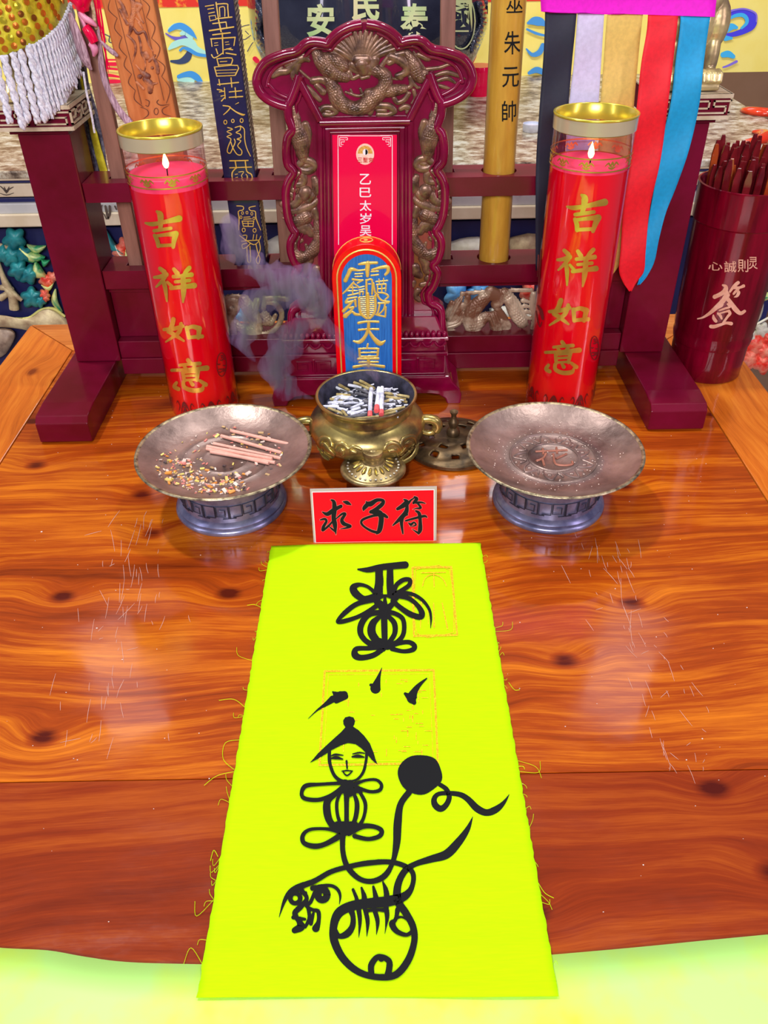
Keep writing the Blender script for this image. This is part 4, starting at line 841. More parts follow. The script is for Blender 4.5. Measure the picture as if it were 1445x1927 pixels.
for ci, cm in enumerate(cols):
    mb = MB()
    for k in range((46, 60, 80, 50, 30, 110)[ci]):
        if rnd.random() < 0.6: a = R(rnd.uniform(175, 300)); r_ = rnd.uniform(0.030, 0.060)
        else: a = R(rnd.uniform(0, 360)); r_ = 0.052 * math.sqrt(rnd.random())
        x, y = -0.1395 + r_ * math.cos(a), 0.6125 + r_ * math.sin(a); s_ = rnd.uniform(0.0003, 0.0013) * (1.6 if rnd.random() < 0.12 else 1)
        z = h1 - 0.0122 + max(0, (r_ - 0.044)) ** 1.3 * 1.1
        Mx = Euler((rnd.uniform(-.3, .3), rnd.uniform(-.3, .3), rnd.uniform(0, 3))).to_matrix().to_4x4(); Mx.translation = (x, y, z + s_ * 0.4)
        mb.box(-s_ * 1.5, s_ * 1.5, -s_ * 0.7, s_ * 0.7, -s_ * 0.35, s_ * 0.35, M=Mx)
    tag(mb.build('incense_crumbs', cm), ('orange', 'pink', 'tan', 'yellow', 'dark', 'pale')[ci] + ' broken incense crumbs scattered over the left plate', 'crumbs', kind='stuff')
mb = MB()
for k in range(140):
    a = rnd.uniform(0, 6.283); r_ = 0.06 * math.sqrt(rnd.random()); s_ = rnd.uniform(0.0002, 0.0006); mb.ball((0.15 + r_ * math.cos(a), 0.608 + r_ * math.sin(a), h2 - 0.0122 + max(0, r_ - 0.044) ** 1.3 * 1.1 + s_), s_, 3)
tag(mb.build('dust_specks', cols[5], smooth=True), 'pale dust specks lying in the empty right plate', 'dust', kind='stuff')

# ================================================================== RED SIGN
sg = empty('table_sign', (-0.008, 0.555, 0), 'small upright red laminated sign with black brush characters, above the yellow talisman', 'sign')
def SGp(px, py, lift=0):            # plane through the sign, leaning back a little
    z0, y0 = 0.0008, 0.5535; ny, nz = -math.cos(R(14)), math.sin(R(14))
    d = ray(px, py); o = CP - Vector((0, y0, z0)); t = -(o.y * ny + o.z * nz) / (d.y * ny + d.z * nz)
    return CP + d * t + Vector((0, ny, nz)) * lift
q = [SGp(583, 920.5), SGp(822, 915.5), SGp(821, 1021), SGp(590.5, 1024)]
MB().prism(q, (0, 0.0012, -0.0003)).build('laminate', PLAS, sg)
mb = MB(); q2 = [SGp(586.5, 925, 0.0002), SGp(817.5, 920.5, 0.0002), SGp(817, 1018, 0.0002), SGp(593.5, 1021.5, 0.0002)]
mb.add(q2, [[0, 1, 2, 3]]); mb.build('white_border', WHITE, sg)
mb = MB(); q2 = [SGp(588, 926.5, 0.0003), SGp(816, 922, 0.0003), SGp(816, 1017, 0.0003), SGp(594.5, 1020.5, 0.0003)]
mb.add(q2, [[0, 1, 2, 3]]); mb.build('red_card', REDP, sg)
qz = S('240,325,10 290,345,40 350,305,40 420,270,34;325,208,14 352,228,36 358,300,46 350,380,44 362,450,44 372,545,5;370,520,16 335,490,18 305,465,6;222,402,14 262,393,24 280,415,24 250,470,30 245,505,22 300,460,22 345,410,16;370,395,10 430,345,22 462,345,26 430,400,34 450,440,40 515,462,24 480,478,20 412,490,5;438,224,6 480,235,38 520,256,8;'
 '640,310,14 648,285,40 690,240,44 700,225,10;665,225,12 700,250,50 770,210,36 830,215,30 820,250,40 760,300,40 710,325,34;710,325,30 790,335,60 812,380,50 805,460,50 790,510,44 765,540,8;780,525,30 720,510,26 650,470,22 618,430,24 640,395,26 740,360,26 820,350,40 868,375,26;'
 '1032,204,14 1058,225,40 1020,265,44 970,295,30;985,290,30 1060,250,34 1100,210,18 1130,190,12;1135,180,20 1155,200,36 1120,240,20 1140,230,24;1150,235,24 1200,232,20 1240,242,8;1165,240,20 1195,285,24 1150,290,12 1118,300,4;1065,260,26 1050,330,46 990,395,38 925,455,12;1020,370,36 1008,430,34 1022,535,14;1060,350,26 1050,330,30;1050,410,18 1140,385,24 1230,365,26 1258,380,8;1148,315,18 1180,340,34 1190,420,34 1188,500,42 1172,545,6;1175,530,26 1140,510,14 1110,490,4;1075,430,8 1100,445,26 1130,425,16 1148,450,18 1120,462,10 1090,462,6')
for xa, xb in ((0, 560), (560, 900), (900, 1400)):
    mb = MB(); brush(mb, xf([s_ for s_ in qz if xa <= s_[0][0] < xb], 5.1607, 560, 900), SGp, 0.0006, 6); mb.build('black_character', INK, sg)
mb = MB(); brush(mb, xf([[(x, y, w + 5) for x, y, w in s_] for s_ in qz], 5.1607, 560, 900), SGp, 0.00045, 6); mb.build('character_outline', mat('pale_outline', (0.75, 0.25, 0.22), rough=0.6), sg)
MB().prism([Vector((-0.02, 0.5552, 0.0005)), Vector((-0.02, 0.5645, 0.042)), Vector((-0.02, 0.582, 0.0005))], (0.025, 0, 0)).build('easel_back', PLAS, sg)

# ================================================================== TALISMAN AND CLOTHS
YC = mat('neon_yellow_cloth', (0.48, 0.88, 0.0), (0.52, 0.94, 0.0), spec=0.1, rough=0.8, scale=300, bumps=0.15, vs=(0.25, 3, 1))
fold = lambda y: 0.0013 * max(0.0, min(1.0, (0.226 - y) / 0.016))
nx, ny = 40, 120; vs, fs = [], []
TL, TR, BR_, BL_ = G(510, 1030), G(903, 1022), G(1050, 1879), G(372, 1881)
for j in range(ny + 1):
    for i in range(nx + 1):
        u, v = i / nx, j / ny; p = (TL * (1 - u) + TR * u) * (1 - v) + (BL_ * (1 - u) + BR_ * u) * v
        if i in (0, nx): p.x += 0.00018 * math.sin(j * 1.3) + rnd.uniform(-0.0003, 0.0003)
        if j == 0: p.y += 0.0012 * math.sin(u * 5) 
        z = 0.0014 + 0.0004 * math.sin(u * 7 + v * 3) * math.sin(v * 11) + fold(p.y)
        vs.append((p.x, p.y, z))
for j in range(ny):
    for i in range(nx): a = j * (nx + 1) + i; fs.append([a, a + nx + 1, a + nx + 2, a + 1])
tal = mesh_obj('talisman_cloth', vs, fs, YC); md = tal.modifiers.new('s', 'SOLIDIFY'); md.thickness = 0.0006; md.offset = -1
tag(tal, 'long neon yellow cloth talisman with black brush drawing, lying on the table', 'talisman')
def TM(px, py, lift=0):
    p = G(px, py, 0.0019); p.z += lift + fold(p.y); return p
t1 = S('583,185,8 640,188,26 720,172,30 850,160,34;700,185,34 703,260,40 690,330,38 690,370,30;764,180,30 764,260,34 768,330,34;722,185,4 720,330,6;690,345,34 740,335,14 795,345,34;'
 '685,330,22 620,352,28 572,325,36 556,290,34 590,272,20 640,285,16 682,322,20;785,320,22 800,275,22 840,245,22 876,245,20 872,275,22 830,305,22 790,328,24;800,330,20 850,320,20 900,330,18 950,362,16 985,410,14 996,460,11 994,520,2;'
 '680,355,26 580,380,24 510,430,24 466,480,16 500,480,22 580,455,20 650,418,22 710,375,24;800,335,22 870,350,22 920,390,22 944,430,28 935,455,28 880,440,28 820,400,24 780,365,24;735,350,14 735,400,30;690,365,22 735,412,36 790,370,20;730,430,30 732,520,30 735,620,26;'
 '735,428,26 650,440,26 604,490,30 598,550,28 640,600,26 720,630,40;735,428,24 790,435,22 838,470,22 840,550,22 800,600,24 735,625,30;715,448,16 668,490,34 662,550,40 710,615,34;750,448,20 788,490,26 790,550,24 755,605,24;'
 '740,622,26 650,632,22 575,636,24 566,670,34 600,686,28 670,672,26 730,632,24;750,628,24 810,605,22 870,598,22 902,618,24 893,640,24 840,650,20 775,636,22;690,600,50 740,610,40;'
 '300,1032,2 350,985,8 400,950,20 440,920,34;440,880,8 470,900,40 505,895,34;460,930,26 510,905,30;718,742,2 702,790,16 690,830,34 682,860,50;655,840,14 680,850,30;972,803,6 930,840,20 900,880,34 888,915,50 900,940,22;850,890,14 870,905,30')
t2 = S('388,262,16 390,320,16 410,380,16 440,410,16 480,416,8 530,410,12 565,370,14 580,310,13 583,270,14;398,285,5 420,278,10 460,282,5;400,298,8 425,295,16 458,302,6;510,275,5 545,268,8 572,272,5;508,290,8 540,287,16 570,292,6;478,312,10 481,350,8;453,365,5 480,362,7 510,365,5;460,370,6 480,388,8 505,370,6;'
 '500,425,26 440,428,18 340,434,16 265,442,22 243,480,18 260,508,20 330,515,20 400,492,22 460,450,26;510,440,20 570,415,14 630,410,14 660,435,16 650,465,18 600,472,16 530,450,20;470,430,40 490,470,56;'
 '430,480,20 380,520,32 376,580,36 395,635,32 440,670,34;447,475,16 427,530,16 432,600,16 455,660,18;478,450,30 478,560,22 478,680,24;512,475,14 532,530,22 527,600,22 505,660,20;545,470,16 575,530,18 572,590,16 550,640,18 500,675,20;430,478,20 480,465,26 548,470,20;'
 '470,688,30 380,668,16 290,670,16 250,700,20 255,740,22 310,758,26 370,745,24 450,700,30;490,690,26 560,655,26 620,655,22 660,675,22 650,705,22 590,720,20 520,705,22;430,650,40 520,650,40;'
 '458,700,26 458,780,24 475,850,26 510,900,26 560,935,24 620,940,26 680,910,28 720,840,22 740,740,34 745,640,38 760,540,30 805,475,30;'
 '965,435,20 1000,460,22 1015,500,24 1000,540,26 970,562,30 940,540,30 938,505,24 970,482,20 1060,485,24 1110,510,28 1160,560,34 1210,582,32 1260,565,32 1300,530,18 1329,486,2;'
 '1138,603,2 1110,670,24 1060,740,38 1000,800,42 920,825,34 840,850,26 790,880,30 757,930,32 742,990,36 748,1050,38 790,1110,34 825,1180,32 832,1260,30 800,1360,34 735,1436,34 640,1448,30 540,1420,32 460,1350,36 415,1260,38 410,1180,36 435,1110,44 500,1072,46 600,1055,46 700,1045,50 780,1020,40 820,970,24 825,900,24 780,860,24 700,840,24 600,845,26 510,860,24 400,890,24 310,940,26 210,980,30 160,1030,20 125,1130,2;'
 '512,985,14 530,1030,18 540,1070,22;556,975,10 570,1020,24 572,1060,26;618,970,12 630,1020,24 636,1060,26;668,945,8 684,990,24 692,1060,28;'
 '540,1080,24 548,1150,18 542,1240,2;572,1080,20 588,1150,20 584,1235,2;620,1080,22 640,1150,20 634,1225,2;680,1060,26 690,1120,22 684,1180,8 678,1220,2;590,1095,16 640,1090,16 690,1095,20;500,1090,30 512,1130,24 508,1180,28 480,1220,34 440,1232,24 420,1200,20;745,1090,24 735,1140,18 716,1165,30 740,1205,26 790,1225,20 825,1205,20;735,1135,18 765,1128,10 800,1145,12;'
 '610,1440,26 608,1385,30 645,1342,26 698,1362,28 700,1410,30 685,1452,26;658,1345,30 660,1352,30;'
 '300,978,24 350,965,16 400,965,16 432,985,16 445,1020,12 440,1062,2;240,985,22 270,1030,20 238,1075,26 208,1108,26 228,1150,22;228,1150,22 240,1180,40 208,1200,30;310,1000,16 290,1050,18 268,1070,16 300,1090,16 330,1100,20 332,1150,20 318,1190,36;265,1000,12 272,1060,16 284,1130,18 262,1182,16;292,1165,18 304,1110,14;200,1130,20 260,1140,14')
t2 += [ringstroke(210, 1030, 26, 22), ringstroke(352, 1012, 24, 34, 26)]
t1 = wid(t1, 1.2); t2 = wid(t2, 1.12)
mb = MB(); brush(mb, xf([s_ for s_ in t1 if max(q[1] for q in s_) < 720], 3.0104, 480, 1010), TM, 0.0001, 7); mb.build('painted_glyph', INK, tal)
for xa, xb in ((0, 600), (600, 800), (800, 1500)):
    mb = MB(); brush(mb, xf([s_ for s_ in t1 if max(q[1] for q in s_) >= 720 and xa <= s_[-1][0] < xb], 3.0104, 480, 1010), TM, 0.0001, 7); mb.build('painted_mark', INK, tal)
mb = MB(); brush(mb, xf(t2, 2.7788, 480, 1320), TM, 0.0001, 7)
hat = [(285, 322), (305, 300), (330, 270), (400, 205), (450, 160), (472, 135), (462, 120), (460, 100), (470, 84), (492, 78), (514, 84), (523, 102), (518, 122), (512, 132), (540, 150), (570, 180), (600, 220), (620, 270), (630, 305), (641, 332), (612, 308), (580, 270), (555, 245), (525, 224), (485, 218), (450, 230), (400, 255), (370, 275), (330, 300)]
fillpoly(mb, [(x / 2.7788 + 480, y / 2.7788 + 1320) for x, y in hat], TM, 0.0001)
fillpoly(mb, [((862 + 116 * math.cos(R(a)) + 3 * math.sin(R(a * 5))) / 2.7788 + 480, (382 + 104 * math.sin(R(a)) + 3 * math.cos(R(a * 4))) / 2.7788 + 1320) for a in range(0, 360, 8)], TM, 0.0001)
mb.build('painted_figure', INK, tal)
SEAL = mat('faded_orange_seal_ink', (0.85, 0.66, 0.0), (1.0, 0.36, 0.0), rough=0.8, scale=900, lo=0.42, hi=0.56)
mb = MB(); rs = random.Random(3)
brush(mb, S('776,1068,4 849,1067,4;849,1067,4 860,1195,4;860,1195,4 779,1197,4;779,1197,4 776,1068,4;782,1072,1.2 845,1072,1.2 854,1190,1.2;854,1190,1.2 784,1192,1.2 782,1072,1.2;792,1078,2 838,1077,2;816,1078,2 817,1105,2;795,1103,2 800,1088,2 815,1081,2 832,1088,2 840,1103,2;793,1133,2 791,1182,1.5;816,1135,2 817,1180,3;832,1135,2 842,1183,3;805,1140,1 806,1175,1'), TM, 0.00005, 3)
brush(mb, S('611,1263,4 816,1261,4;816,1261,4 824,1436,4;824,1436,4 601,1440,4;601,1440,4 611,1263,4;618,1270,1 808,1268,1 815,1430,1;815,1430,1 609,1433,1 618,1270,1'), TM, 0.00005, 3, True)
for k in range(95):
    x = rs.uniform(625, 800); y = rs.uniform(1276, 1424)
    if x < 740 and rs.random() < 0.6: continue
    if rs.random() < 0.5: brush(mb, [[(x, y, 1.6), (x + rs.uniform(5, 16), y, 1.6)]], TM, 0.00005, 1, True)
    else: brush(mb, [[(x, y, 1.6), (x, y + rs.uniform(5, 14), 1.6)]], TM, 0.00005, 1, True)
mb.build('faded_seal', SEAL, tal)
mb = MB()          # frayed threads along both edges
for k in range(46):
    t_ = rnd.random(); s_ = rnd.choice((0, 1)); A = (TL * (1 - t_) + BL_ * t_) if s_ == 0 else (TR * (1 - t_) + BR_ * t_)
    sg_ = -1 if s_ == 0 else 1; L = rnd.choice((0.002, 0.003, 0.004, 0.006, 0.012)) ; th = rnd.uniform(-1.2, 1.2)
    B = A + Vector((sg_ * L * math.cos(th), L * math.sin(th), 0)); C_ = B + Vector((sg_ * L * 0.2, rnd.choice((-1, 1)) * L * 0.7, 0))
    mb.tube([Vector(q) + Vector((0, 0, 0.001)) for q in cat([tuple(A), tuple(B), tuple(C_)], 5)], 0.00012, 4)
for pts in ([(500, 1148), (480, 1138), (465, 1139)], [(462, 1332), (440, 1316), (412, 1318)], [(452, 1392), (424, 1398), (420, 1428), (440, 1448)], [(440, 1452), (408, 1460), (384, 1478)], [(957, 1284), (968, 1298), (978, 1298)], [(1012, 1660), (1025, 1680), (1042, 1690)], [(396, 1620), (402, 1600), (410, 1612)]):
    mb.tube([G(x, y, 0.0012) for x, y in cat(pts, 6)], 0.00016, 4)
mb.build('frayed_threads', YC, tal)['kind'] = 'stuff'
# yellow table cloth along the front edge, hanging over it
hem = [(-260, 1752), (-120, 1770), (0, 1784), (90, 1789), (160, 1801), (240, 1811), (372, 1815), (560, 1818), (760, 1816), (900, 1808), (1040, 1797), (1200, 1783), (1320, 1771), (1445, 1759), (1560, 1748), (1750, 1735)]
HM = mat('yellow_green_satin', (0.50, 0.92, 0.22), (0.66, 0.88, 0.0), rough=0.5, scale=7, coat=0.0, lo=0.4, hi=0.62)
vs, fs = [], []; hp = [G(x, y, 0.0006) for x, y in cat(hem, 5)]; nv = 26
for i, p in enumerate(hp):
    for j in range(nv):
        t_ = j / (nv - 1); s_ = t_ * 0.46
        yl = p.y + 0.064; flat_ = yl
        if s_ < flat_: y, z = p.y - s_, 0.0006 + 0.0008 * math.sin(i * 0.35 + j) * (t_ > 0)
        else: y, z = -0.064 - 0.006 * math.sin(p.x * 40) ** 2, 0.0006 - (s_ - flat_)
        vs.append((p.x, y, z))
for i in range(len(hp) - 1):
    for j in range(nv - 1): a = i * nv + j; fs.append([a, a + 1, a + nv + 1, a + nv])
o = mesh_obj('table_runner', vs, fs, HM); md = o.modifiers.new('s', 'SOLIDIFY'); md.thickness = 0.0004; md.offset = 1
tag(o, 'glossy yellow green satin cloth covering the near edge of the table under the talisman', 'cloth')

# ================================================================== CANDLES IN CLEAR TUBES
def clear_film(name, tint, fac=0.12, rough=0.04):
    mt = bpy.data.materials.new(name); mt.use_nodes = True; t = mt.node_tree; t.nodes.clear()
    o = t.nodes.new('ShaderNodeOutputMaterial'); tr = t.nodes.new('ShaderNodeBsdfTransparent'); gl = t.nodes.new('ShaderNodeBsdfGlossy'); mx = t.nodes.new('ShaderNodeMixShader'); lw = t.nodes.new('ShaderNodeLayerWeight')
    tr.inputs[0].default_value = (*tint, 1); gl.inputs['Roughness'].default_value = rough; lw.inputs['Blend'].default_value = 0.35
    mr = t.nodes.new('ShaderNodeMapRange'); mr.inputs[3].default_value = fac; mr.inputs[4].default_value = 0.5
    t.links.new(lw.outputs['Facing'], mr.inputs[0]); t.links.new(mr.outputs[0], mx.inputs[0]); t.links.new(tr.outputs[0], mx.inputs[1]); t.links.new(gl.outputs[0], mx.inputs[2]); t.links.new(mx.outputs[0], o.inputs[0])
    MATS[name] = mt; return mt
FILM = clear_film('clear_plastic_tube', (0.98, 0.86, 0.94), 0.03, 0.05)
COLLAR = mat('beige_gold_collar', (0.66, 0.58, 0.36), rough=0.25, metal=0.35, coat=0.5)
RIMG = mat('olive_gold_rim', (0.70, 0.60, 0.06), rough=0.25, metal=0.6, coat=0.3)
WRAP = mat('red_candle_wrap', (0.97, 0.0, 0.012), rough=0.35, coat=1.0, coatr=0.05)
WAX = mat('pink_red_wax', (0.95, 0.05, 0.14), rough=0.4); WAX.node_tree.nodes['Principled BSDF'].inputs['Subsurface Weight'].default_value = 0.6
WAX.node_tree.nodes['Principled BSDF'].inputs['Subsurface Radius'].default_value = (1, 0.3, 0.3); WAX.node_tree.nodes['Principled BSDF'].inputs['Subsurface Scale'].default_value = 0.01
FLM = mat('candle_flame', (1.0, 0.55, 0.16), emit=9.0)
DARKP = mat('dark_print', (0.16, 0.012, 0.012), rough=0.4)
JI = S('4,31,5 22,34,10 52,29,9 97,19,15;38,0,6 46,8,14 46,28,12 43,48,9;26,52,8 46,49,8 72,45,8;26,64,8 32,78,10 34,93,9;28,66,7 60,62,9 84,60,14;84,60,14 78,78,11 74,96,8;34,92,8 56,91,8 76,90,8')
XIA = S('18,2,8 28,12,10;3,28,6 18,26,9 32,20,11;32,20,9 22,38,8 6,56,4;24,38,8 28,60,9 30,98,4;34,42,6 44,54,7;52,4,8 60,17,10;90,0,9 82,10,9 76,20,7;50,26,8 72,24,8 94,20,10;54,41,7 72,39,7 88,37,8;42,60,8 70,56,9 99,52,12;73,24,10 73,45,11 72,70,11 69,101,4')
RU = S('27,2,10 22,28,10 13,52,10;13,52,9 30,68,9 50,90,5;46,20,8 38,56,9 4,94,4;1,44,7 28,40,9 50,30,8;60,36,9 64,78,8;62,38,8 76,32,9 92,40,12;92,40,11 90,60,10 88,78,8;66,76,8 80,74,8 98,72,9')
YI = S('48,1,9 54,10,9;26,17,7 50,14,7 78,12,9;37,20,7 42,28,7;66,17,7 60,27,7;4,33,7 48,31,8 96,26,12;32,40,8 35,66,8;33,40,7 54,37,8 72,36,10;72,36,9 68,64,8;36,51,6 68,49,6;36,64,6 68,62,6;14,72,7 8,84,9 18,92,9;32,70,8 34,86,9 54,96,10 78,94,10 84,80,4;50,68,6 56,78,9;76,66,7 90,78,10')
def floral(u, s_=1.0):
    return [[(u - 12 * s_, 0, 2), (u - 7 * s_, -4, 3), (u - 3 * s_, 1, 3), (u, -5, 3), (u + 3 * s_, 1, 3), (u + 7 * s_, -4, 3), (u + 12 * s_, 0, 2)], [(u - 6 * s_, 3, 2), (u, 5, 3.5), (u + 6 * s_, 3, 2)], ringstroke(u, 0, 2.2, 1.6)]
def candle(cx, cy, ht, lab, ring1, ring2, wrapz, waxz, chars, seal, flame_dx=0.0):
    e = empty('pillar_candle', (cx, cy, 0), lab, 'candle', 'tall red candles in clear tubes'); r = 0.0352
    MB().lathe([(0.0, 0.0), (r, 0.0), (r + 0.0006, 0.002), (r + 0.0006, wrapz)], (cx, cy, 0), 96, cap=False).build('red_wrap', WRAP, e, smooth=True, angle=60)
    MB().lathe([(0.0, 0.002), (r - 0.0008, 0.002), (r - 0.0008, waxz), (r - 0.003, waxz + 0.0005), (r - 0.012, waxz - 0.003), (0.0, waxz - 0.004)], (cx, cy, 0), 64, cap=False).build('wax', WAX, e, smooth=True, angle=80)
    MB().lathe([(r + 0.0012, 0.001), (r + 0.0012, ht - 0.001)], (cx, cy, 0), 96, cap=False).build('clear_tube', FILM, e, smooth=True)
    MB().lathe([(r + 0.0018, ht - 0.0125), (r + 0.0020, ht - 0.001)], (cx, cy, 0), 96, cap=False).build('collar', COLLAR, e, smooth=True)
    MB().lathe([(r + 0.0002, ht - 0.0135), (r + 0.0002, ht), (r + 0.0010, ht + 0.0008), (r + 0.0022, ht + 0.0006), (r + 0.0026, ht - 0.0005), (r + 0.0021, ht - 0.0013)], (cx, cy, 0), 96, cap=False).build('tin_rim', RIMG, e, smooth=True, angle=80)
    MB().tube([(cx, cy, waxz - 0.004), (cx + 0.0004, cy, waxz + 0.004)], 0.0007, 6).build('wick', INK, e)
    MB().lathe([(0.0, 0.0), (0.0020, 0.0015), (0.0030, 0.0045), (0.0024, 0.0080), (0.0010, 0.0120), (0.0, 0.0150)], (cx, cy, waxz + 0.002), 20, cap=False).build('flame', FLM, e, smooth=True, angle=180)
    mb = MB()
    for z in (ring1, ring2): mb.lathe([(r + 0.0016, z - 0.0006), (r + 0.0016, z + 0.0006)], (cx, cy, 0), 80, cap=False)
    cyl = lambda a, z, l=0: Vector((cx + (r + 0.0016 + l) * math.cos(a), cy + (r + 0.0016 + l) * math.sin(a), z))
    zm = (ring1 + ring2) / 2
    for k in range(10):
        a0 = R(-90 + (k - 4.5) * 36)
        brush(mb, floral(0), lambda px, py, l=0: cyl(a0 + px * 0.0145, zm - py * 0.00055, l), 0.0, 3)
    mb.build('gold_band', GOLDF, e)
    mp = CY(cx, cy, r + 0.0014)
    for st, (x0, y0, x1, y1, sh) in chars: mb = MB(); brush(mb, [[(x0 + (x1 - x0) * a / 100 + sh * (b / 100 - 0.5), y0 + (y1 - y0) * b / 100, w * (x1 - x0) / 100 * 1.2) for a, b, w in s_] for s_ in st], mp, 0.0002, 6); mb.build('gold_character', GOLDF, e)
    mb = MB(); sx, sy, sw, sh_ = seal
    brush(mb, [ringstroke(sx, sy, sw, 1.6, sh_)], mp, 0.0002, 4)
    if cx > 0: brush(mb, S('1018,470,2 1015,510,3 1013,552,2;1013,480,2 1011,520,2;1012,575,3 1018,586,7 1021,600,5;1008,585,2 1012,605,2 1016,615,2 1019,606,1.5'), mp, 0.0002, 4)
    rs = random.Random(5)
    for k in range(12): 
        x = sx + rs.uniform(-.6, .6) * sw; y = sy + rs.uniform(-.75, .75) * sh_; brush(mb, [[(x - sw * .25, y, 1.6), (x, y + rs.uniform(-2, 2), 2), (x + sw * .25, y, 1.6)]], mp, 0.0002, 2)
    for k in range(8):
        a0 = R(-90 + (k - 3.5) * 45)
        cm = lambda px, py, l=0: cyl(a0 + px * 0.012, 0.016 - py * 0.0009, l)
        brush(mb, [[(-22, 8, 1), (-15, 0, 2.4), (-20, -6, 2), (-25, -2, 1)], [(22, 8, 1), (15, 0, 2.4), (20, -6, 2), (25, -2, 1)], [(-12, 6, 1.2), (-6, -2, 3), (0, -6, 3.5), (6, -2, 3), (12, 6, 1.2)], [(-8, 8, 1), (0, 3, 3), (8, 8, 1)], [(-4, 0, 1.5), (0, -3, 2), (4, 0, 1.5)], ringstroke(0, 3, 3, 1.5), [(-15, 10, 1), (-10, 5, 2)], [(15, 10, 1), (10, 5, 2)]], cm, 0.0, 3)
    mb.build('dark_print', DARKP, e)
    return e
zf = lambda px, py, y=0.7585: V(px, py, y).z
candle(-0.1935, 0.795, 0.2815, 'tall red pillar candle in a clear tube, left of the spirit tablet', zf(310, 334), zf(310, 356), zf(312, 366), V(307, 322, 0.795).z,
       [(JI, (272, 398, 341, 468, 6)), (XIA, (289, 504, 366, 568, 4)), (RU, (308, 600, 381, 646, 3)), (YI, (321, 677, 393, 737, 4))], (417, 686, 9, 22))
candle(0.1940, 0.795, 0.2885, 'tall red pillar candle in a clear tube, before the coloured ribbons', zf(1112, 301), zf(1112, 325), zf(1112, 332), V(1112, 303, 0.795).z,
       [(JI, (1063, 367, 1138, 438, -6)), (XIA, (1046, 470, 1122, 538, -4)), (RU, (1033, 564, 1109, 615, -4)), (YI, (1023, 643, 1092, 704, -3))], (1119, 655, 8, 22))

# ================================================================== FORTUNE STICK CUP
cx, cy = 0.372, 0.858
CUPM = mat('dark_red_bamboo_varnish', (0.08, 0.0, 0.006), (0.22, 0.001, 0.018), rough=0.3, coat=0.6, scale=22, vs=(3, 3, 0.35), coatr=0.07)
cu_ = empty('fortune_stick_cup', (cx, cy, 0), 'dark red bamboo cup with carved characters holding fortune sticks', 'cup')
z1 = V(1380, 440, cy - 0.045).z; z2 = V(1385, 369, cy - 0.047).z; z0 = V(1340, 668, cy - 0.042).z
MB().lathe([(0.0, 0.0), (0.0375, 0.0), (0.0392, 0.0015), (0.0398, z0 - 0.006), (0.0375, z0 - 0.003), (0.0378, z0), (0.0415, z0 + 0.0015), (0.0426, z0 + 0.009), (0.0415, z0 + 0.014), (0.0428, z0 + 0.0175), (0.0440, z0 + 0.05), (0.0456, z1 - 0.001), (0.0458, z1), (0.0474, z1 + 0.0012), (0.0485, z2 - 0.002), (0.0490, z2), (0.0470, z2 + 0.0004), (0.0448, z2 - 0.004), (0.0420, z1), (0.0400, 0.02), (0, 0.019)], (cx, cy, 0), 96, cap=False).build('cup_body', CUPM, cu_, smooth=True, angle=50)
cmp_ = lambda px, py, l=0: CY(cx, cy, 0.0430 + 0.0028 * max(0, min(1, (720 - py) / 300)))(px, py, l)
LET = mat('pale_carved_lettering', (0.66, 0.32, 0.20), (0.78, 0.46, 0.32), rough=0.6, scale=120)
qn = S('900,620,24 935,640,46 925,690,60 870,730,50 800,762,50;925,690,60 955,740,60;985,700,26 1020,650,36 1060,610,44 1085,590,40;1040,650,40 1100,650,30 1150,630,40;1105,650,24 1060,690,30 1030,725,28;1035,765,8 1070,750,34 1090,710,40 1075,690,30;'
 '945,740,60 900,810,60 820,890,54 740,960,40 660,1010,24 595,1027,16;945,770,50 1000,840,50 1050,910,60 1110,960,46 1162,935,36;835,890,40 880,870,36 900,855,20;860,925,20 930,900,24 990,880,20;960,850,30 985,880,30 930,905,20;'
 '785,985,20 790,1020,40 815,1055,40;840,960,24 870,990,34 885,1025,24;975,940,36 985,965,36 950,1010,30 905,1075,30;840,970,20 900,950,20 975,930,30;755,1120,44 800,1120,44 880,1095,34 940,1078,34 1000,1085,44')
mb = MB(); brush(mb, xf(qn, 6.4222, 1220, 440), cmp_, 0.0003, 6); mb.build('carved_character', LET, cu_)
for ch, (x, y, w, h) in zip('心誠則灵', ((1346, 501, 27, 16), (1374, 502, 23, 21), (1398, 500, 20, 24), (1417, 495, 17, 23))): mb = MB(); put(mb, ch, rect(x, y, w, h, 0.0), cmp_, 0.0003, bold=0.006); mb.build('carved_character', LET, cu_)
FS = [mat('fortune_stick_dark', (0.10, 0.004, 0.008), (0.20, 0.012, 0.016), rough=0.25, coat=0.8, scale=50), mat('fortune_stick_amber', (0.30, 0.03, 0.008), (0.42, 0.07, 0.015), rough=0.25, coat=0.8, scale=50)]
tips = MB().prism([Vector(p) for p in ((-0.0031, 0, -0.2), (0.0031, 0, -0.2), (0.0034, 0, -0.010), (0.0016, 0, 0), (-0.0016, 0, 0), (-0.0034, 0, -0.010))], (0, 0.0022, 0))
protos = [tips.build('fortune_stick', f, None, bevel=0.0003) for f in FS]
sidx = 0; fl = []
for (rr_, n_, off) in ((0.0375, 22, 0), (0.0285, 17, 0.2), (0.0195, 12, 0.1), (0.0105, 6, 0.3), (0.0, 1, 0)):
    for k in range(n_): fl.append((rr_, 2 * math.pi * k / n_ + off))
topz = z2 + 0.021
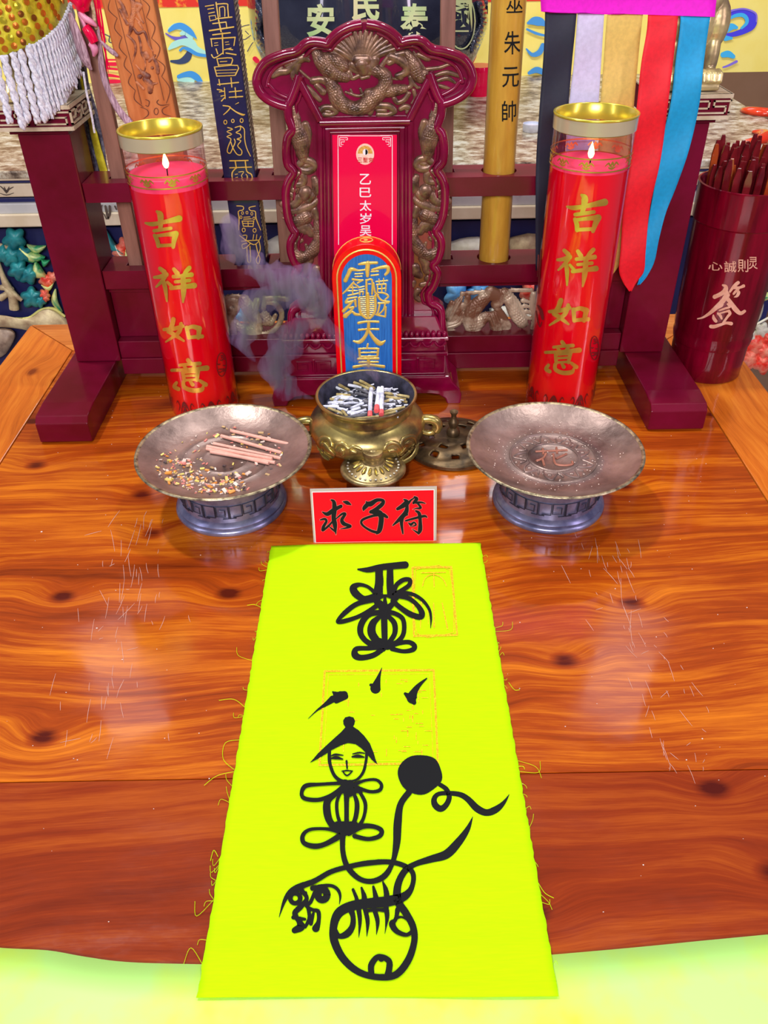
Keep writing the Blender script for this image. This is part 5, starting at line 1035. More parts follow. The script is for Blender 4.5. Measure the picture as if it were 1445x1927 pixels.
for i, (rr_, a) in enumerate(fl):
    pr = protos[1] if i % 7 == 3 else protos[0]
    o = pr if (i in (0, 3)) else pr.copy()
    if o is not pr: COL.objects.link(o)
    x, y = cx + rr_ * math.cos(a), cy + rr_ * math.sin(a); t_ = Vector((x, y, topz + rnd.uniform(-0.005, 0.005) + (0.012 if math.sin(a) > 0.2 and rr_ > 0.015 else 0)))
    b_ = Vector((cx + rr_ * 0.82 * math.cos(a), cy + rr_ * 0.82 * math.sin(a), 0.02)); d = (t_ - b_).normalized()
    ya = (Vector((0.0 + rnd.uniform(-0.35, 0.35), 1, 0))).normalized(); X = ya.cross(d).normalized(); Y = d.cross(X)
    Mx = Matrix((X, Y, d)).transposed().to_4x4(); Mx.translation = t_; o.matrix_world = Mx
    tag(o, 'amber red wooden fortune stick among the darker ones in the bamboo cup' if pr is protos[1] else 'dark red wooden fortune stick with pointed tip standing in the bamboo cup', 'stick', 'amber fortune sticks in the cup' if pr is protos[1] else 'dark fortune sticks in the cup')

# ================================================================== FIVE COLOURED RIBBONS
rb = empty('ribbon_banner', (0.22, 0.835, 0.36), 'banner of five coloured ribbons with a magenta header, hanging before the right post', 'banner')
def ribbon(name, rows, mt, ydeep, ph=0.0, lab=None, amp=0.0010, nu=8):
    # rows: (xl, yl, xr, yr) pixel pairs from top to bottom
    rr = cat([tuple(float(q) for q in r_) for r_ in rows], 6); vs, fs = [], []; n = len(rr)
    for i, (xl, yl, xr, yr) in enumerate(rr):
        for j in range(nu + 1):
            u = j / nu; px, py = xl + (xr - xl) * u, yl + (yr - yl) * u; y = ydeep(py) + amp * math.sin(py * 0.045 + ph + u * 1.7) + 0.0012 * math.sin(u * 3.1)
            vs.append(V(px, py, y))
    for i in range(n - 1):
        for j in range(nu): a = i * (nu + 1) + j; fs.append([a, a + nu + 1, a + nu + 2, a + 1])
    o = mesh_obj(name, vs, fs, mt, rb, True, lab); md = o.modifiers.new('s', 'SOLIDIFY'); md.thickness = 0.0008; return o
FAB = lambda n, c, **k: mat(n, c, tuple(q * 0.86 for q in c), rough=0.62, scale=260, bumps=0.12, **k)
back = lambda py: 0.8385
frontd = lambda py: 0.8375 - 0.0125 * min(1, max(0, (py - 20) / 120))
ribbon('black_ribbon', [(1026, 16, 1086, 16), (1025, 60, 1082, 60), (1022, 120, 1076, 120), (1016, 195, 1070, 195), (1009, 305, 1062, 305), (1008, 400, 1056, 400), (1008, 509, 1052, 509)], FAB('black_blue_fabric', (0.012, 0.014, 0.035)), back, 0.3, 'blackish blue ribbon, leftmost of the five')
ribbon('white_ribbon', [(1087, 16, 1138, 16), (1086, 40, 1136, 40), (1080, 120, 1131, 120), (1071, 195, 1126, 195), (1062, 330, 1112, 330), (1056, 400, 1100, 400)], FAB('lilac_white_fabric', (0.70, 0.68, 0.90)), back, 1.2, 'lilac white ribbon, second from the left')
ribbon('yellow_ribbon', [(1144, 20, 1211, 20), (1141, 50, 1207, 50), (1136, 120, 1200, 120), (1130, 198, 1193, 198), (1124, 330, 1185, 330), (1120, 420, 1178, 420), (1118, 490, 1168, 490), (1135, 520, 1150, 520)], FAB('golden_yellow_fabric', (0.85, 0.62, 0.15)), back, 2.4, 'golden yellow ribbon, middle one')
ribbon('red_ribbon', [(1220, 22, 1277, 22), (1217, 60, 1273, 60), (1207, 120, 1266, 120), (1199, 195, 1257, 195), (1187, 300, 1243, 300), (1174, 390, 1223, 390), (1168, 470, 1215, 470), (1165, 509, 1212, 509), (1173, 532, 1200, 528), (1185, 548, 1187, 548)], FAB('scarlet_fabric', (0.85, 0.003, 0.016)), frontd, 0.9, 'scarlet ribbon with a pointed tail', amp=0.0016)
ribbon('teal_ribbon', [(1281, 24, 1338, 24), (1279, 60, 1332, 60), (1271, 120, 1324, 120), (1262, 195, 1316, 195), (1242, 280, 1297, 280), (1232, 350, 1273, 350), (1223, 400, 1253, 400), (1215, 450, 1240, 450), (1209, 490, 1232, 490), (1203, 525, 1220, 515), (1200, 537, 1203, 535)], FAB('turquoise_fabric', (0.0, 0.36, 0.70)), lambda py: frontd(py) + 0.0015, 2.0, 'turquoise blue ribbon, rightmost of the five', amp=0.0016)
ribbon('magenta_header', [(1012, -120, 1360, -120), (1016, -40, 1352, -40), (1018, 16, 1346, 20), (1019, 21, 1345, 32)], FAB('magenta_fabric', (0.95, 0.0, 0.72)), lambda py: 0.8340, 0.2, 'magenta header cloth', nu=20)

# ================================================================== SEQUINNED CLOTH WITH FRINGE ON THE LEFT POST
sq = empty('sequinned_cloth', (-0.345, 0.875, 0.30), 'gold sequinned cloth with silvery white fringe draped over the left rack post', 'cloth')
R_ = 0.078; e_ = V(128, 10, 0.875); CXs = e_.x - R_ * 1.015; cyq = CY(CXs, 0.875, R_)
SEQC = mat('gold_metallic_cloth', (0.62, 0.52, 0.02), (0.88, 0.80, 0.04), rough=0.4, metal=0.35, scale=150, bumps=0.3)
hemz = [(-50, 125), (0, 107), (30, 97), (50, 88), (70, 79), (88, 68), (100, 57), (110, 46), (118, 34), (124, 22), (128, 8)]
hc = cat([(float(a), float(b)) for a, b in hemz], 5); HP = [cyq(x, y) for x, y in hc]
vs, fs = [], []; nv = 10
for i, p in enumerate(HP):
    for j in range(nv):
        vs.append((p.x + (CXs - p.x) * 0.25 * (j / nv) ** 2, p.y + (0.875 - p.y) * 0.25 * (j / nv) ** 2 + 0.0008 * math.sin(i * 0.9), p.z + j * 0.012))
for i in range(len(HP) - 1):
    for j in range(nv - 1): a = i * nv + j; fs.append([a, a + nv, a + nv + 1, a + 1])
o = mesh_obj('cloth_body', vs, fs, SEQC, sq); md = o.modifiers.new('s', 'SOLIDIFY'); md.thickness = 0.001
SQM = [mat('amber_sequin', (0.75, 0.22, 0.02), rough=0.2, metal=0.6), mat('gold_sequin', (0.85, 0.75, 0.05), rough=0.15, metal=0.7), mat('bronze_sequin', (0.38, 0.13, 0.02), rough=0.2, metal=0.7)]
dprot = {}
for r_ in range(7):
    for c_ in range(11):
        px = -8 + c_ * 17 + (r_ % 2) * 8; t_ = min(max(px, -40), 127)
        hy = np.interp(t_, [a for a, b in hemz], [b for a, b in hemz]); py = hy - 12 - r_ * 19
        px2 = px + r_ * 1.5
        if px2 > 122 or px2 < -12 or py < -12: continue
        if px2 > 95: px2 = 95 + (px2 - 95) * 0.85
        p = cyq(px2, py); n = Vector((p.x - CXs, p.y - 0.875, 0)).normalized(); 
        mi = 0 if rnd.random() < 0.55 else (1 if px2 < 60 and rnd.random() < 0.6 else 2)
        if mi not in dprot:
            b_ = MB(); b_.lathe([(0.0, 0.0005), (0.0026, 0.0003), (0.0027, 0.0)], (0, 0, 0), 14, cap=False); o = b_.build('sequin', SQM[mi], sq); dprot[mi] = o
        else: o = dprot[mi].copy(); COL.objects.link(o)
        Mx = n.to_track_quat('Z', 'Y').to_matrix().to_4x4()
        o.parent = sq; o.matrix_parent_inverse = Matrix.Translation(-Vector(sq.location)); Mx.translation = p + n * 0.0008; o.matrix_basis = Mx
FR = mat('silvery_white_yarn', (0.55, 0.55, 0.66), (0.92, 0.94, 1.0), rough=0.8, scale=420, bumps=0.5)
nst = 0
bots = ([-50, 0, 22, 40, 60, 75, 90, 100, 108, 116, 124, 128], [105, 108, 120, 118, 126, 120, 116, 112, 105, 100, 98, 96])
def strand(A, L, r, ph, sway=0.0):
    mb = MB()
    for q in (0, 1):
        pts = []
        for k in range(19):
            t_ = k / 18; a = ph + q * math.pi + t_ * L * 300
            pts.append((A.x + sway * t_ * t_ + r * 0.55 * math.cos(a), A.y + r * 0.55 * math.sin(a), A.z - L * t_))
        mb.tube(pts, [r * 0.72] * 18 + [r * 0.35], 6)
    return mb
i0 = 0; dist_acc = 0; last = None
for i in range(len(hc)):
    x, y = hc[i]
    if x < -20: continue
    P0 = cyq(x, y) + Vector((0, -0.001, 0))
    if last is not None and (P0 - last).length < (0.0062 if x < 62 else 0.0036): continue
    last = P0; L = np.interp(x, *bots) * 0.00050; dens = 1
    rr_ = 0.0030 if x < 62 else 0.0021
    o = strand(P0, L * rnd.uniform(0.92, 1.06), rr_, rnd.uniform(0, 6), rnd.uniform(-0.002, 0.002)).build('fringe_strand', FR, sq, smooth=True, angle=80); nst += 1
    if x > 50: o2 = strand(P0 + Vector((0.0012, 0.0035, 0.001)), L * rnd.uniform(0.85, 1.0), rr_, rnd.uniform(0, 6), rnd.uniform(-0.001, 0.003)).build('fringe_strand', FR, sq, smooth=True, angle=80)
    if x > 55: strand(P0 + Vector((0.0018, -0.002, 0.0)), L * rnd.uniform(0.8, 1.0), 0.0014, 1.0, 0.001).build('fringe_strand', FR, sq, smooth=True, angle=80)
# loose tail behind the post
GR = mat('dark_blue_grey_yarn', (0.05, 0.05, 0.10), (0.22, 0.22, 0.30), rough=0.85, scale=300)
mb = MB()
for k in range(16):
    t_ = k / 15; xa, xb = 126 + 26 * t_, 166 + 40 * t_
    mb.tube([V(xa + (xb - xa) * q + 3 * math.sin(q * 9 + k), 88 + 245 * q, 0.905 + 0.003 * math.sin(k * 2.1)) for q in [z / 12 for z in range(13)]], 0.0017, 6)
mb.build('dark_yarn_tail', GR, sq, smooth=True)
mb = MB(); pts = [V(a, b, 0.900) for a, b in ((148, 120), (160, 190), (176, 250), (186, 290), (196, 325))]
mb.tube([tuple(p) for p in cat([tuple(p) for p in pts], 4)], [0.0015] * 4 + [0.003] * 4 + [0.0045] * 4 + [0.005] * 5, 8, flat=0.4); mb.build('gold_sequin_tail', SEQC, sq, smooth=True)
mb = MB(); mb.tube([V(a, b, 0.855) for a, b in cat([(157, 135), (163, 175), (172, 215), (178, 250)], 5)], 0.0011, 6); mb.build('thin_white_cord', FR, sq, smooth=True)

# ---- pink and red ribbons tied to the left wooden shaft
SAT = mat('crimson_satin', (0.80, 0.0, 0.06), rough=0.28, coat=0.4); PSAT = mat('pink_satin', (0.85, 0.36, 0.52), (0.66, 0.22, 0.38), rough=0.3, coat=0.3, scale=80)
MAU = mat('mauve_tassel_yarn', (0.26, 0.14, 0.18), (0.62, 0.44, 0.52), rough=0.6, scale=260, vs=(3, 3, 0.4), lo=0.4, hi=0.62)
ts = empty('shaft_tassel', (-0.29, 0.855, 0.37), 'crimson and pink satin bows with mauve tassels tied round the left wooden shaft', 'tassel')
def cloth_tube(name, pts, w, mt, y=0.853, flat=0.45, n=12):
    p = cat([(float(a), float(b), float(c)) for (a, b), c in zip(pts, w)], 5)
    d_ = [tuple(V(a, b, y)) for a, b, c in p]; return MB().tube(d_, [max(c, 0.5) / 2 / 2050 for a, b, c in p], n, flat=flat).build(name, mt, ts, smooth=True, angle=80)
cloth_tube('satin_bow', ((126, -20), (146, 0), (152, 14), (160, 22)), (50, 46, 34, 22), SAT, 0.850, 0.5)
cloth_tube('satin_bow', ((178, -30), (164, -5), (158, 10), (160, 22)), (22, 26, 30, 22), SAT, 0.851, 0.5)
cloth_tube('satin_loop', ((150, 22), (160, 34), (172, 42), (182, 50)), (22, 26, 24, 10), PSAT, 0.851)
cloth_tube('satin_loop', ((148, 26), (158, 45), (164, 62), (170, 80)), (10, 16, 18, 10), PSAT, 0.852)
cloth_tube('satin_wrap', ((160, 50), (166, 58), (172, 68), (178, 80)), (22, 26, 26, 22), SAT, 0.850, 0.7)
cloth_tube('satin_knot', ((168, 82), (176, 88), (178, 96), (176, 106)), (12, 20, 18, 6), PSAT, 0.851, 0.7)
cloth_tube('mauve_tassel', ((132, 24), (138, 45), (150, 80), (160, 110), (172, 132)), (10, 22, 30, 28, 8), MAU, 0.852, 0.5)
cloth_tube('mauve_tassel', ((190, 78), (200, 88), (212, 98), (222, 106)), (8, 13, 16, 8), MAU, 0.856, 0.6)
cloth_tube('mauve_tassel', ((184, 50), (188, 90), (192, 130), (202, 165), (222, 205), (245, 233)), (5, 9, 13, 13, 15, 17), MAU, 0.856, 0.6)
for a in ([(182, -5), (188, 40), (196, 75), (204, 138)], [(178, 0), (184, 35), (197, 95), (207, 130)], [(186, 0), (195, 60), (200, 118), (201, 135)]):
    cloth_tube('crimson_cord', a, (3.5, 3.5, 3, 1.5), SAT, 0.858, 1.0, 6)
cloth_tube('braided_cord', [(170, -5), (176, 20), (178, 42), (182, 55)], (7, 7, 7, 6), mat('olive_braid', (0.3, 0.22, 0.08), (0.7, 0.6, 0.4), rough=0.6, scale=500), 0.855, 1.0, 8)

# ================================================================== BACK ALTAR with marble top, painted relief
ba = empty('back_altar', (0, 1.55, -0.8), 'tall stone altar behind the table with marble top and painted blue relief', 'altar')
YA = 1.25; zt_ = V(40, 322, YA).z
gm, gt, gb = nt('speckled_marble'); MATS['speckled_marble'] = gm
a1 = noise(gt, 42, 6, 0.72, objvec(gt, 1, 1.3, 1)); gt.links.new(ramp(gt, a1, [(0.36, (0.08, 0.055, 0.04)), (0.46, (0.26, 0.20, 0.14)), (0.53, (0.46, 0.40, 0.28)), (0.62, (0.66, 0.66, 0.56))]), gb.inputs['Base Color'])
gb.inputs['Roughness'].default_value = 0.3; gb.inputs['Specular IOR Level'].default_value = 0.3
XR = G(1405, 200, zt_).x
MB().box(-1.6, XR, YA, 2.60, zt_ - 0.011, zt_).build('marble_top', gm, ba, bevel=0.002)
CRM = mat('cream_moulding', (0.66, 0.55, 0.36), (0.80, 0.70, 0.50), rough=0.45, scale=18)
GRM = mat('grey_white_moulding', (0.56, 0.58, 0.55), (0.70, 0.70, 0.66), rough=0.4, scale=18)
NAV = mat('navy_paint', (0.008, 0.010, 0.07), (0.016, 0.02, 0.12), rough=0.4, scale=12)
za = lambda py, y=YA: V(40, py, y).z
def strip(y0, pa, pb, mt, n='moulding'): MB().box(-1.6, XR - 0.005, y0, 2.0, za(pb, y0), za(pa, y0), b=0.002).build(n, mt, ba)
strip(YA + 0.004, 341, 345, NAV); strip(YA + 0.006, 345.5, 371, CRM); strip(YA + 0.014, 371.5, 382, NAV); strip(YA + 0.008, 382.5, 403, GRM); strip(YA + 0.005, 403.5, 428, CRM)
strip(YA + 0.002, 322.5 + 9, 340.5, CRM)
zb_ = V(1400, 692, 1.262).z
MB().box(-1.6, XR - 0.01, 1.285, 1.99, -0.32, za(428.5, YA + 0.04)).build('navy_panel', NAV, ba)
MB().box(-1.6, XR, 1.20, 1.284, -0.36, zb_ - 0.055, b=0.002).build('lower_ledge', GRM, ba)
MB().box(-1.6, XR, 1.26, 2.0, -0.799, -0.361).build('altar_base', CRM, ba)
mb = MB()
for x0 in (12, 640, 980): brush(mb, [[(x0 - 12, 350, 1.5), (x0 - 5, 356, 3), (x0, 360, 5), (x0 + 5, 356, 3), (x0 + 13, 352, 1.5)], [(x0 - 4, 352, 1.5), (x0, 362, 5), (x0 + 5, 352, 1.5)], [(x0 - 14, 363, 1), (x0, 367, 2), (x0 + 14, 363, 1)]], lambda px, py, l=0: V(px, py, YA + 0.0055), 0, 3)
brush(mb, S('192,386,2 190,396,2 196,404,2 200,412,2;198,388,4 201,400,5 203,411,4;206,388,4 207,400,5 204,410,3;216,388,3 219,394,3'), lambda px, py, l=0: V(px, py, YA + 0.0035), 0, 3)
mb.build('painted_flourish', mat('brown_flourish', (0.10, 0.07, 0.05), rough=0.6), ba)
# relief leaves, branches, rocks and flowers
TEAL = mat('teal_leaf_paint', (0.01, 0.17, 0.20), (0.03, 0.34, 0.34), rough=0.4, scale=50); GRN = mat('green_yellow_leaf_paint', (0.03, 0.36, 0.14), (0.75, 0.80, 0.28), rough=0.4, scale=32, lo=0.42, hi=0.56)
REDF = mat('red_flower_paint', (0.85, 0.03, 0.015), (0.95, 0.35, 0.22), rough=0.4, scale=60); TAN = mat('tan_branch_paint', (0.36, 0.24, 0.13), (0.74, 0.62, 0.34), rough=0.5, scale=45)
PALE = mat('pale_cream_paint', (0.60, 0.58, 0.42), (0.85, 0.85, 0.72), rough=0.45, scale=40)
Z8 = lambda x, y: (x / 5.5577, y / 5.5577 + 360)
YR_ = 1.268
def leaf5(cx_, cy_, s, rot, mt, nm='leaf', lobes=5, th=0.007):
    pts = []
    N = lobes * 8
    for k in range(N):
        a = 2 * math.pi * k / N; r_ = s * 1.22 * (0.70 + 0.30 * abs(math.cos(a * lobes / 2)) ** 1.5)
        pts.append((cx_ + r_ * math.cos(a + rot), cy_ + r_ * math.sin(a + rot)))
    c_ = V(cx_, cy_, YR_ - th); rim_ = [V(x, y, YR_ + 0.004) for x, y in pts]; mid = [V(cx_ + (x - cx_) * 0.6, cy_ + (y - cy_) * 0.6, YR_ - th * 0.75) for x, y in pts]
    bk = [V(x, y, YR_ + 0.018) for x, y in pts]
    n = N; vs = [c_] + mid + rim_ + bk; fs = []
    for k in range(n): k2 = (k + 1) % n; fs += [[0, 1 + k, 1 + k2], [1 + k, 1 + n + k, 1 + n + k2, 1 + k2], [1 + n + k, 1 + 2 * n + k, 1 + 2 * n + k2, 1 + n + k2]]
    return mesh_obj(nm, vs, fs, mt, ba, True)
def leaflong(a, b, w, mt, nm='leaf', th=0.009):
    n = 9; dx, dy = b[0] - a[0], b[1] - a[1]; L = math.hypot(dx, dy); nx_, ny_ = -dy / L, dx / L; vs, fs = [], []
    for i in range(n):
        t_ = i / (n - 1); ww = w * math.sin(math.pi * (t_ * 0.9 + 0.05)) ** 0.8 / 2; x, y = a[0] + dx * t_ + nx_ * 8 * math.sin(t_ * 3.1), a[1] + dy * t_ + ny_ * 8 * math.sin(t_ * 3.1)
        vs += [V(x + nx_ * ww, y + ny_ * ww, YR_ + 0.018), V(x + nx_ * ww, y + ny_ * ww, YR_ + 0.004), V(x, y, YR_ - th), V(x - nx_ * ww, y - ny_ * ww, YR_ + 0.004), V(x - nx_ * ww, y - ny_ * ww, YR_ + 0.018)]
    for i in range(n - 1):
        for j in range(4): q = i * 5 + j; fs.append([q, q + 1, q + 6, q + 5])
    return mesh_obj(nm, vs, fs, mt, ba, True)
for x, y, s, r_ in ((150, 500, 110, 0.4), (20, 660, 90, 1.0), (110, 680, 95, 2.0), (190, 820, 100, 0.2), (300, 870, 95, 1.2), (240, 660, 85, 0.7), (330, 1110, 100, 0.9), (420, 1150, 60, 0.2)): q = Z8(x, y); leaf5(q[0], q[1], s / 5.56, r_, TEAL)
for a, b, w in (((280, 560), (480, 570), 90), ((200, 600), (470, 690), 120), ((370, 740), (480, 900), 130), ((430, 700), (520, 720), 80), ((580, 1020), (650, 1260), 70), ((430, 980), (560, 960), 60)): leaflong(Z8(*a), Z8(*b), w / 5.56, GRN)
for x, y, s in ((470, 930, 60), (545, 900, 60), (500, 960, 50), (465, 1080, 55), (475, 1120, 40)): q = Z8(x, y); leaf5(q[0], q[1], s / 5.56, 0.3, REDF, 'flower')
def branch(pts, w, mt=TAN, nm='branch'):
    p = cat([(float(a), float(b), float(c)) for (a, b), c in zip([Z8(*q) for q in pts], w)], 5)
    return MB().tube([V(a, b, YR_ + 0.004) for a, b, c in p], [c / 2 / 1290 * 5.56 / 5.56 for a, b, c in p], 10).build(nm, mt, ba, smooth=True, angle=80)
branch([(-40, 700), (20, 860), (70, 980), (130, 1060), (230, 1140)], (10, 10, 16, 14, 8)); branch([(0, 1120), (60, 1080), (130, 1010)], (14, 12, 8)); branch([(0, 1010), (70, 1010), (130, 1100), (150, 1230)], (10, 16, 18, 20)); branch([(0, 560), (80, 590), (160, 570)], (8, 8, 5))
def rock(px, mt, nm='rock', d=0.03):
    pts = cat([(float(a), float(b)) for a, b in px], 3); fr_ = [V(x, y, YR_ + 0.006) for x, y in pts]; cxx = sum(x for x, y in pts) / len(pts); cyy = sum(y for x, y in pts) / len(pts)
    n = len(pts); bk = [V(x, y, YR_ + 0.018) for x, y in pts]; md_ = [V(cxx + (x - cxx) * 0.85, cyy + (y - cyy) * 0.85, YR_ - 0.006) for x, y in pts]; c_ = V(cxx, cyy, YR_ - 0.010)
    fs = []
    for k in range(n): k2 = (k + 1) % n; fs += [[0, 1 + k, 1 + k2], [1 + k, 1 + n + k, 1 + n + k2, 1 + k2], [1 + n + k, 1 + 2 * n + k, 1 + 2 * n + k2, 1 + n + k2]]
    return mesh_obj(nm, [c_] + md_ + fr_ + bk, fs, mt, ba, True)
rock([Z8(*q) for q in ((-60, 1290), (60, 1300), (200, 1330), (330, 1310), (450, 1230), (560, 1230), (660, 1300), (740, 1400), (760, 1560), (500, 1540), (300, 1460), (120, 1430), (-60, 1420))], TAN)
rock([Z8(*q) for q in ((-60, 1430), (110, 1440), (160, 1520), (60, 1700), (-60, 1760))], mat('brown_rock_paint', (0.20, 0.13, 0.09), (0.46, 0.34, 0.24), rough=0.5, scale=60))
branch([(150, 1330), (300, 1325), (430, 1240), (560, 1230), (680, 1310)], (5, 6, 6, 7, 5), mat('lemon_edge_paint', (0.75, 0.72, 0.22), rough=0.5))
# between left post and candle, left of the tablet
leaflong((198, 432), (232, 478), 16, TEAL); leaf5(236, 462, 15, 0.4, REDF, 'flower'); leaf5(226, 474, 13, 0.4, REDF, 'flower'); leaflong((216, 462), (248, 488), 12, PALE); leaflong((236, 470), (256, 492), 12, GRN)
rock([(500, 455), (530, 440), (560, 445), (565, 500), (510, 500)], PALE); rock([(840, 458), (880, 446), (930, 452), (935, 500), (845, 500)], PALE); rock([(955, 448), (1010, 440), (1015, 490), (955, 492)], TAN)
leaflong((640, 560), (560, 600), 20, TEAL); leaf5(430, 640, 14, 0.2, REDF, 'flower'); leaf5(860, 555, 22, 0.2, mat('sky_blue_paint', (0.05, 0.35, 0.85), (0.25, 0.6, 0.9), rough=0.4, scale=40), 'cloud_relief'); leaf5(900, 552, 20, 0.7, MATS['sky_blue_paint'], 'cloud_relief'); leaf5(460, 596, 26, 0.7, MATS['sky_blue_paint'], 'cloud_relief'); leaf5(1000, 550, 20, 0.3, REDF, 'flower'); rock([(920, 580), (960, 575), (1000, 590), (1010, 620), (930, 625)], PALE)
# right of the cup
leaflong((1395, 420), (1450, 445), 22, TEAL); leaflong((1385, 470), (1450, 480), 18, MATS['sky_blue_paint'], 'cloud_relief')
p_ = [(1428, 494), (1436, 508), (1450, 532)]; MB().tube([V(a, b, YR_ - 0.004) for a, b in cat(p_, 4)], 0.0028, 8).build('branch', PALE, ba, smooth=True)
leaflong((1420, 536), (1452, 520), 16, GRN); leaflong((1412, 548), (1458, 552), 18, GRN)
rock([(1400, 560), (1415, 552), (1436, 565), (1432, 596), (1410, 625), (1385, 640), (1380, 610)], PALE)
MB().tube([V(a, b, YR_ - 0.008) for a, b in cat([(1392, 636), (1415, 616), (1446, 598)], 4)], [0.003] * 4 + [0.002] * 5, 8).build('branch', PALE, ba, smooth=True)
leaf5(1410, 634, 14, 0.5, PALE, 'rock'); leaf5(1434, 622, 14, 0.1, PALE, 'rock')
for x, y, s in ((1400, 652, 18), (1422, 650, 22), (1440, 662, 20), (1412, 674, 18), (1436, 684, 18), (1394, 666, 14), (1448, 640, 16)): leaf5(x, y, s, x * 0.1, REDF, 'flower')

# ---- upper step with the yellow printed cloth
YK = 1.90
yc = empty('printed_altar_cloth', (0, YK, zt_), 'yellow altar cloth printed with blue waves under a red and gold border', 'cloth')
YEL = mat('yellow_print_cloth', (0.93, 0.78, 0.16), (0.98, 0.86, 0.24), rough=0.6, scale=10, coat=0.15)
zr = V(300, 14, YK).z; XRk = V(1390, 100, YK).x
MB().box(-1.6, 1.6, YK, YK + 0.5, zt_ + 0.0002, zr).build('yellow_cloth', YEL, yc)
RBD = mat('red_gold_border', (0.80, 0.02, 0.005), (0.95, 0.42, 0.02), rough=0.5, scale=30, lo=0.55, hi=0.62)
MB().box(-1.6, 1.6, YK - 0.001, YK + 0.5, zr, zr + 0.14).build('red_border', RBD, yc)
ym = PY(YK - 0.0005)
PN = [0]
def prints(st, nm, col, sc2=None, ox=0, oy=0):
    mb = MB(); st = [[(a, b, c * (1.35 if sc2 else 1)) for a, b, c in q] for q in st]; brush(mb, xf(st, *(sc2 or (1, 0, 0))), ym, 0.0004 + 0.00035 * PN[0], 6); PN[0] += 1; mb.build('printed_wave', mat(nm, col, rough=0.6), yc)
A_ = (5.5577, 180, 0)
prints(S('790,640,18 880,645,40 950,610,60 985,540,40 985,520,10'), 'print_slate', (0.03, 0.06, 0.16), A_)
prints(S('735,350,10 800,390,20 880,410,40 945,400,56 965,370,30;1,1,1 2,2,1'), 'print_violet', (0.16, 0.12, 0.62), A_)
prints(S('770,510,20 820,470,50 900,440,50 990,450,70 1050,510,50 1165,555,20;780,300,30 840,275,50 920,290,50 980,340,40 1055,400,8;900,350,30 950,340,50 1000,400,30;870,830,30 930,830,40 1010,840,40'), 'print_mint', (0.45, 0.88, 0.80), A_)
prints(S('770,320,24 830,280,44 890,270,50 950,300,50 1000,340,40 1055,400,8;885,525,20 920,500,20 980,520,30 1060,565,28 1170,585,20;870,800,30 930,780,40 1000,775,50 1060,810,50 1100,850,30'), 'print_blue', (0.05, 0.35, 0.85), A_)
C_ = (6.4222, 1220, 0)
prints(S('930,200,50 1000,160,60 1100,140,60 1200,165,80 1255,230,80 1240,310,70 1150,370,56 1040,410,44 950,420,30'), 'print_deep_blue', (0.06, 0.05, 0.80), C_)
prints(S('950,240,20 1040,190,30 1130,180,36 1180,220,36 1180,280,30 1120,340,20;900,660,50 960,650,60 1020,680,40;930,360,60 1000,320,60 1060,330,30;930,460,50 1000,460,24'), 'print_blue2', (0.05, 0.50, 0.90), C_)
prints(S('900,810,16 960,790,20 1060,740,24;910,180,12 1000,130,14 1150,105,16 1290,160,16 1300,260,12'), 'print_violet2', (0.25, 0.18, 0.75), C_)
D_ = (2.557, 880, 0)
prints(S('290,110,10 320,100,30 350,105,30 370,120,10;282,235,6 310,262,14 345,250,20 360,215,14;295,350,12 330,335,22 360,345,20;285,140,8 330,160,10 370,170,8'), 'print_blue3', (0.06, 0.32, 0.75), D_)
prints(S('203,112,3 222,112,3;203,120,7 220,120,7;203,128,4 222,130,4;190,143,5 205,141,6 230,145,3;200,152,6 215,153,8 232,152,4;196,10,4 210,12,5;500,98,4 520,100,4;480,110,9 484,114,9'), 'print_red', (0.85, 0.0, 0.05))
prints(S('178,58,2 190,60,2 210,70,2;196,62,2 200,78,2;208,66,2 206,78,2 216,80,2;440,62,1.6 455,50,1.6 470,46,1.6;452,68,1.6 460,74,1.6 472,66,1.6;462,58,1.6 468,64,1.6;466,96,1.6 476,80,1.6 490,72,1.6'), 'print_dark_lines', (0.06, 0.05, 0.12))

# ---- things on the marble
blk = mat('black_glazed_jar', (0.008, 0.009, 0.02), (0.03, 0.035, 0.06), rough=0.16, coat=1.0, scale=8, coatr=0.04)
YP = 1.60; c_ = V(700, 60, YP); L_ = V(505, 100, YP); rw = V(905, 60, YP).x - V(494, 60, YP).x
jx = (V(905, 60, YP).x + V(478, 20, YP).x) / 2; jr = (V(922, 20, YP).x - V(474, 20, YP).x) / 2
jar = empty('black_urn', (jx, YP, zt_), 'large black glazed urn with gold characters behind the spirit tablet', 'urn')
pr_ = [(0.0, 0.0), (jr * 0.62, 0.0), (jr * 0.66, 0.01)]
for k in range(14): t_ = k / 13; pr_.append((jr * (0.66 + 0.34 * math.sin(t_ * math.pi / 2)), 0.012 + t_ * 0.13))
pr_ += [(jr * 1.0, 0.19), (jr * 0.94, 0.23), (jr * 0.8, 0.26), (jr * 0.75, 0.28), (jr * 0.82, 0.30), (jr * 0.78, 0.30), (jr * 0.72, 0.27), (0, 0.24)]
MB().lathe(pr_, (jx, YP, zt_), 80, cap=False).build('urn_body', blk, jar, smooth=True, angle=60)
jm = CY(jx, YP, jr * 1.003); mb = MB()
JG = mat('lime_gold_lettering', (0.45, 0.80, 0.30), (0.95, 0.90, 0.50), rough=0.3, metal=0.3, scale=10)
for ch, q in (('安', (603, 38, 52, 62)), ('民', (688, 10, 52, 60)), ('泰', (780, 38, 54, 64)), ('國', (868, 30, 40, 60))): mb = MB(); put(mb, ch, rect(*q), jm, 0.001, bold=0.03); mb.build('gold_character', JG, jar)
mb = MB()
brush(mb, [ringstroke(868, 40, 26, 2.5, 52)], jm, 0.0006, 4)
mb.build('gold_medallion_ring', JG, jar)
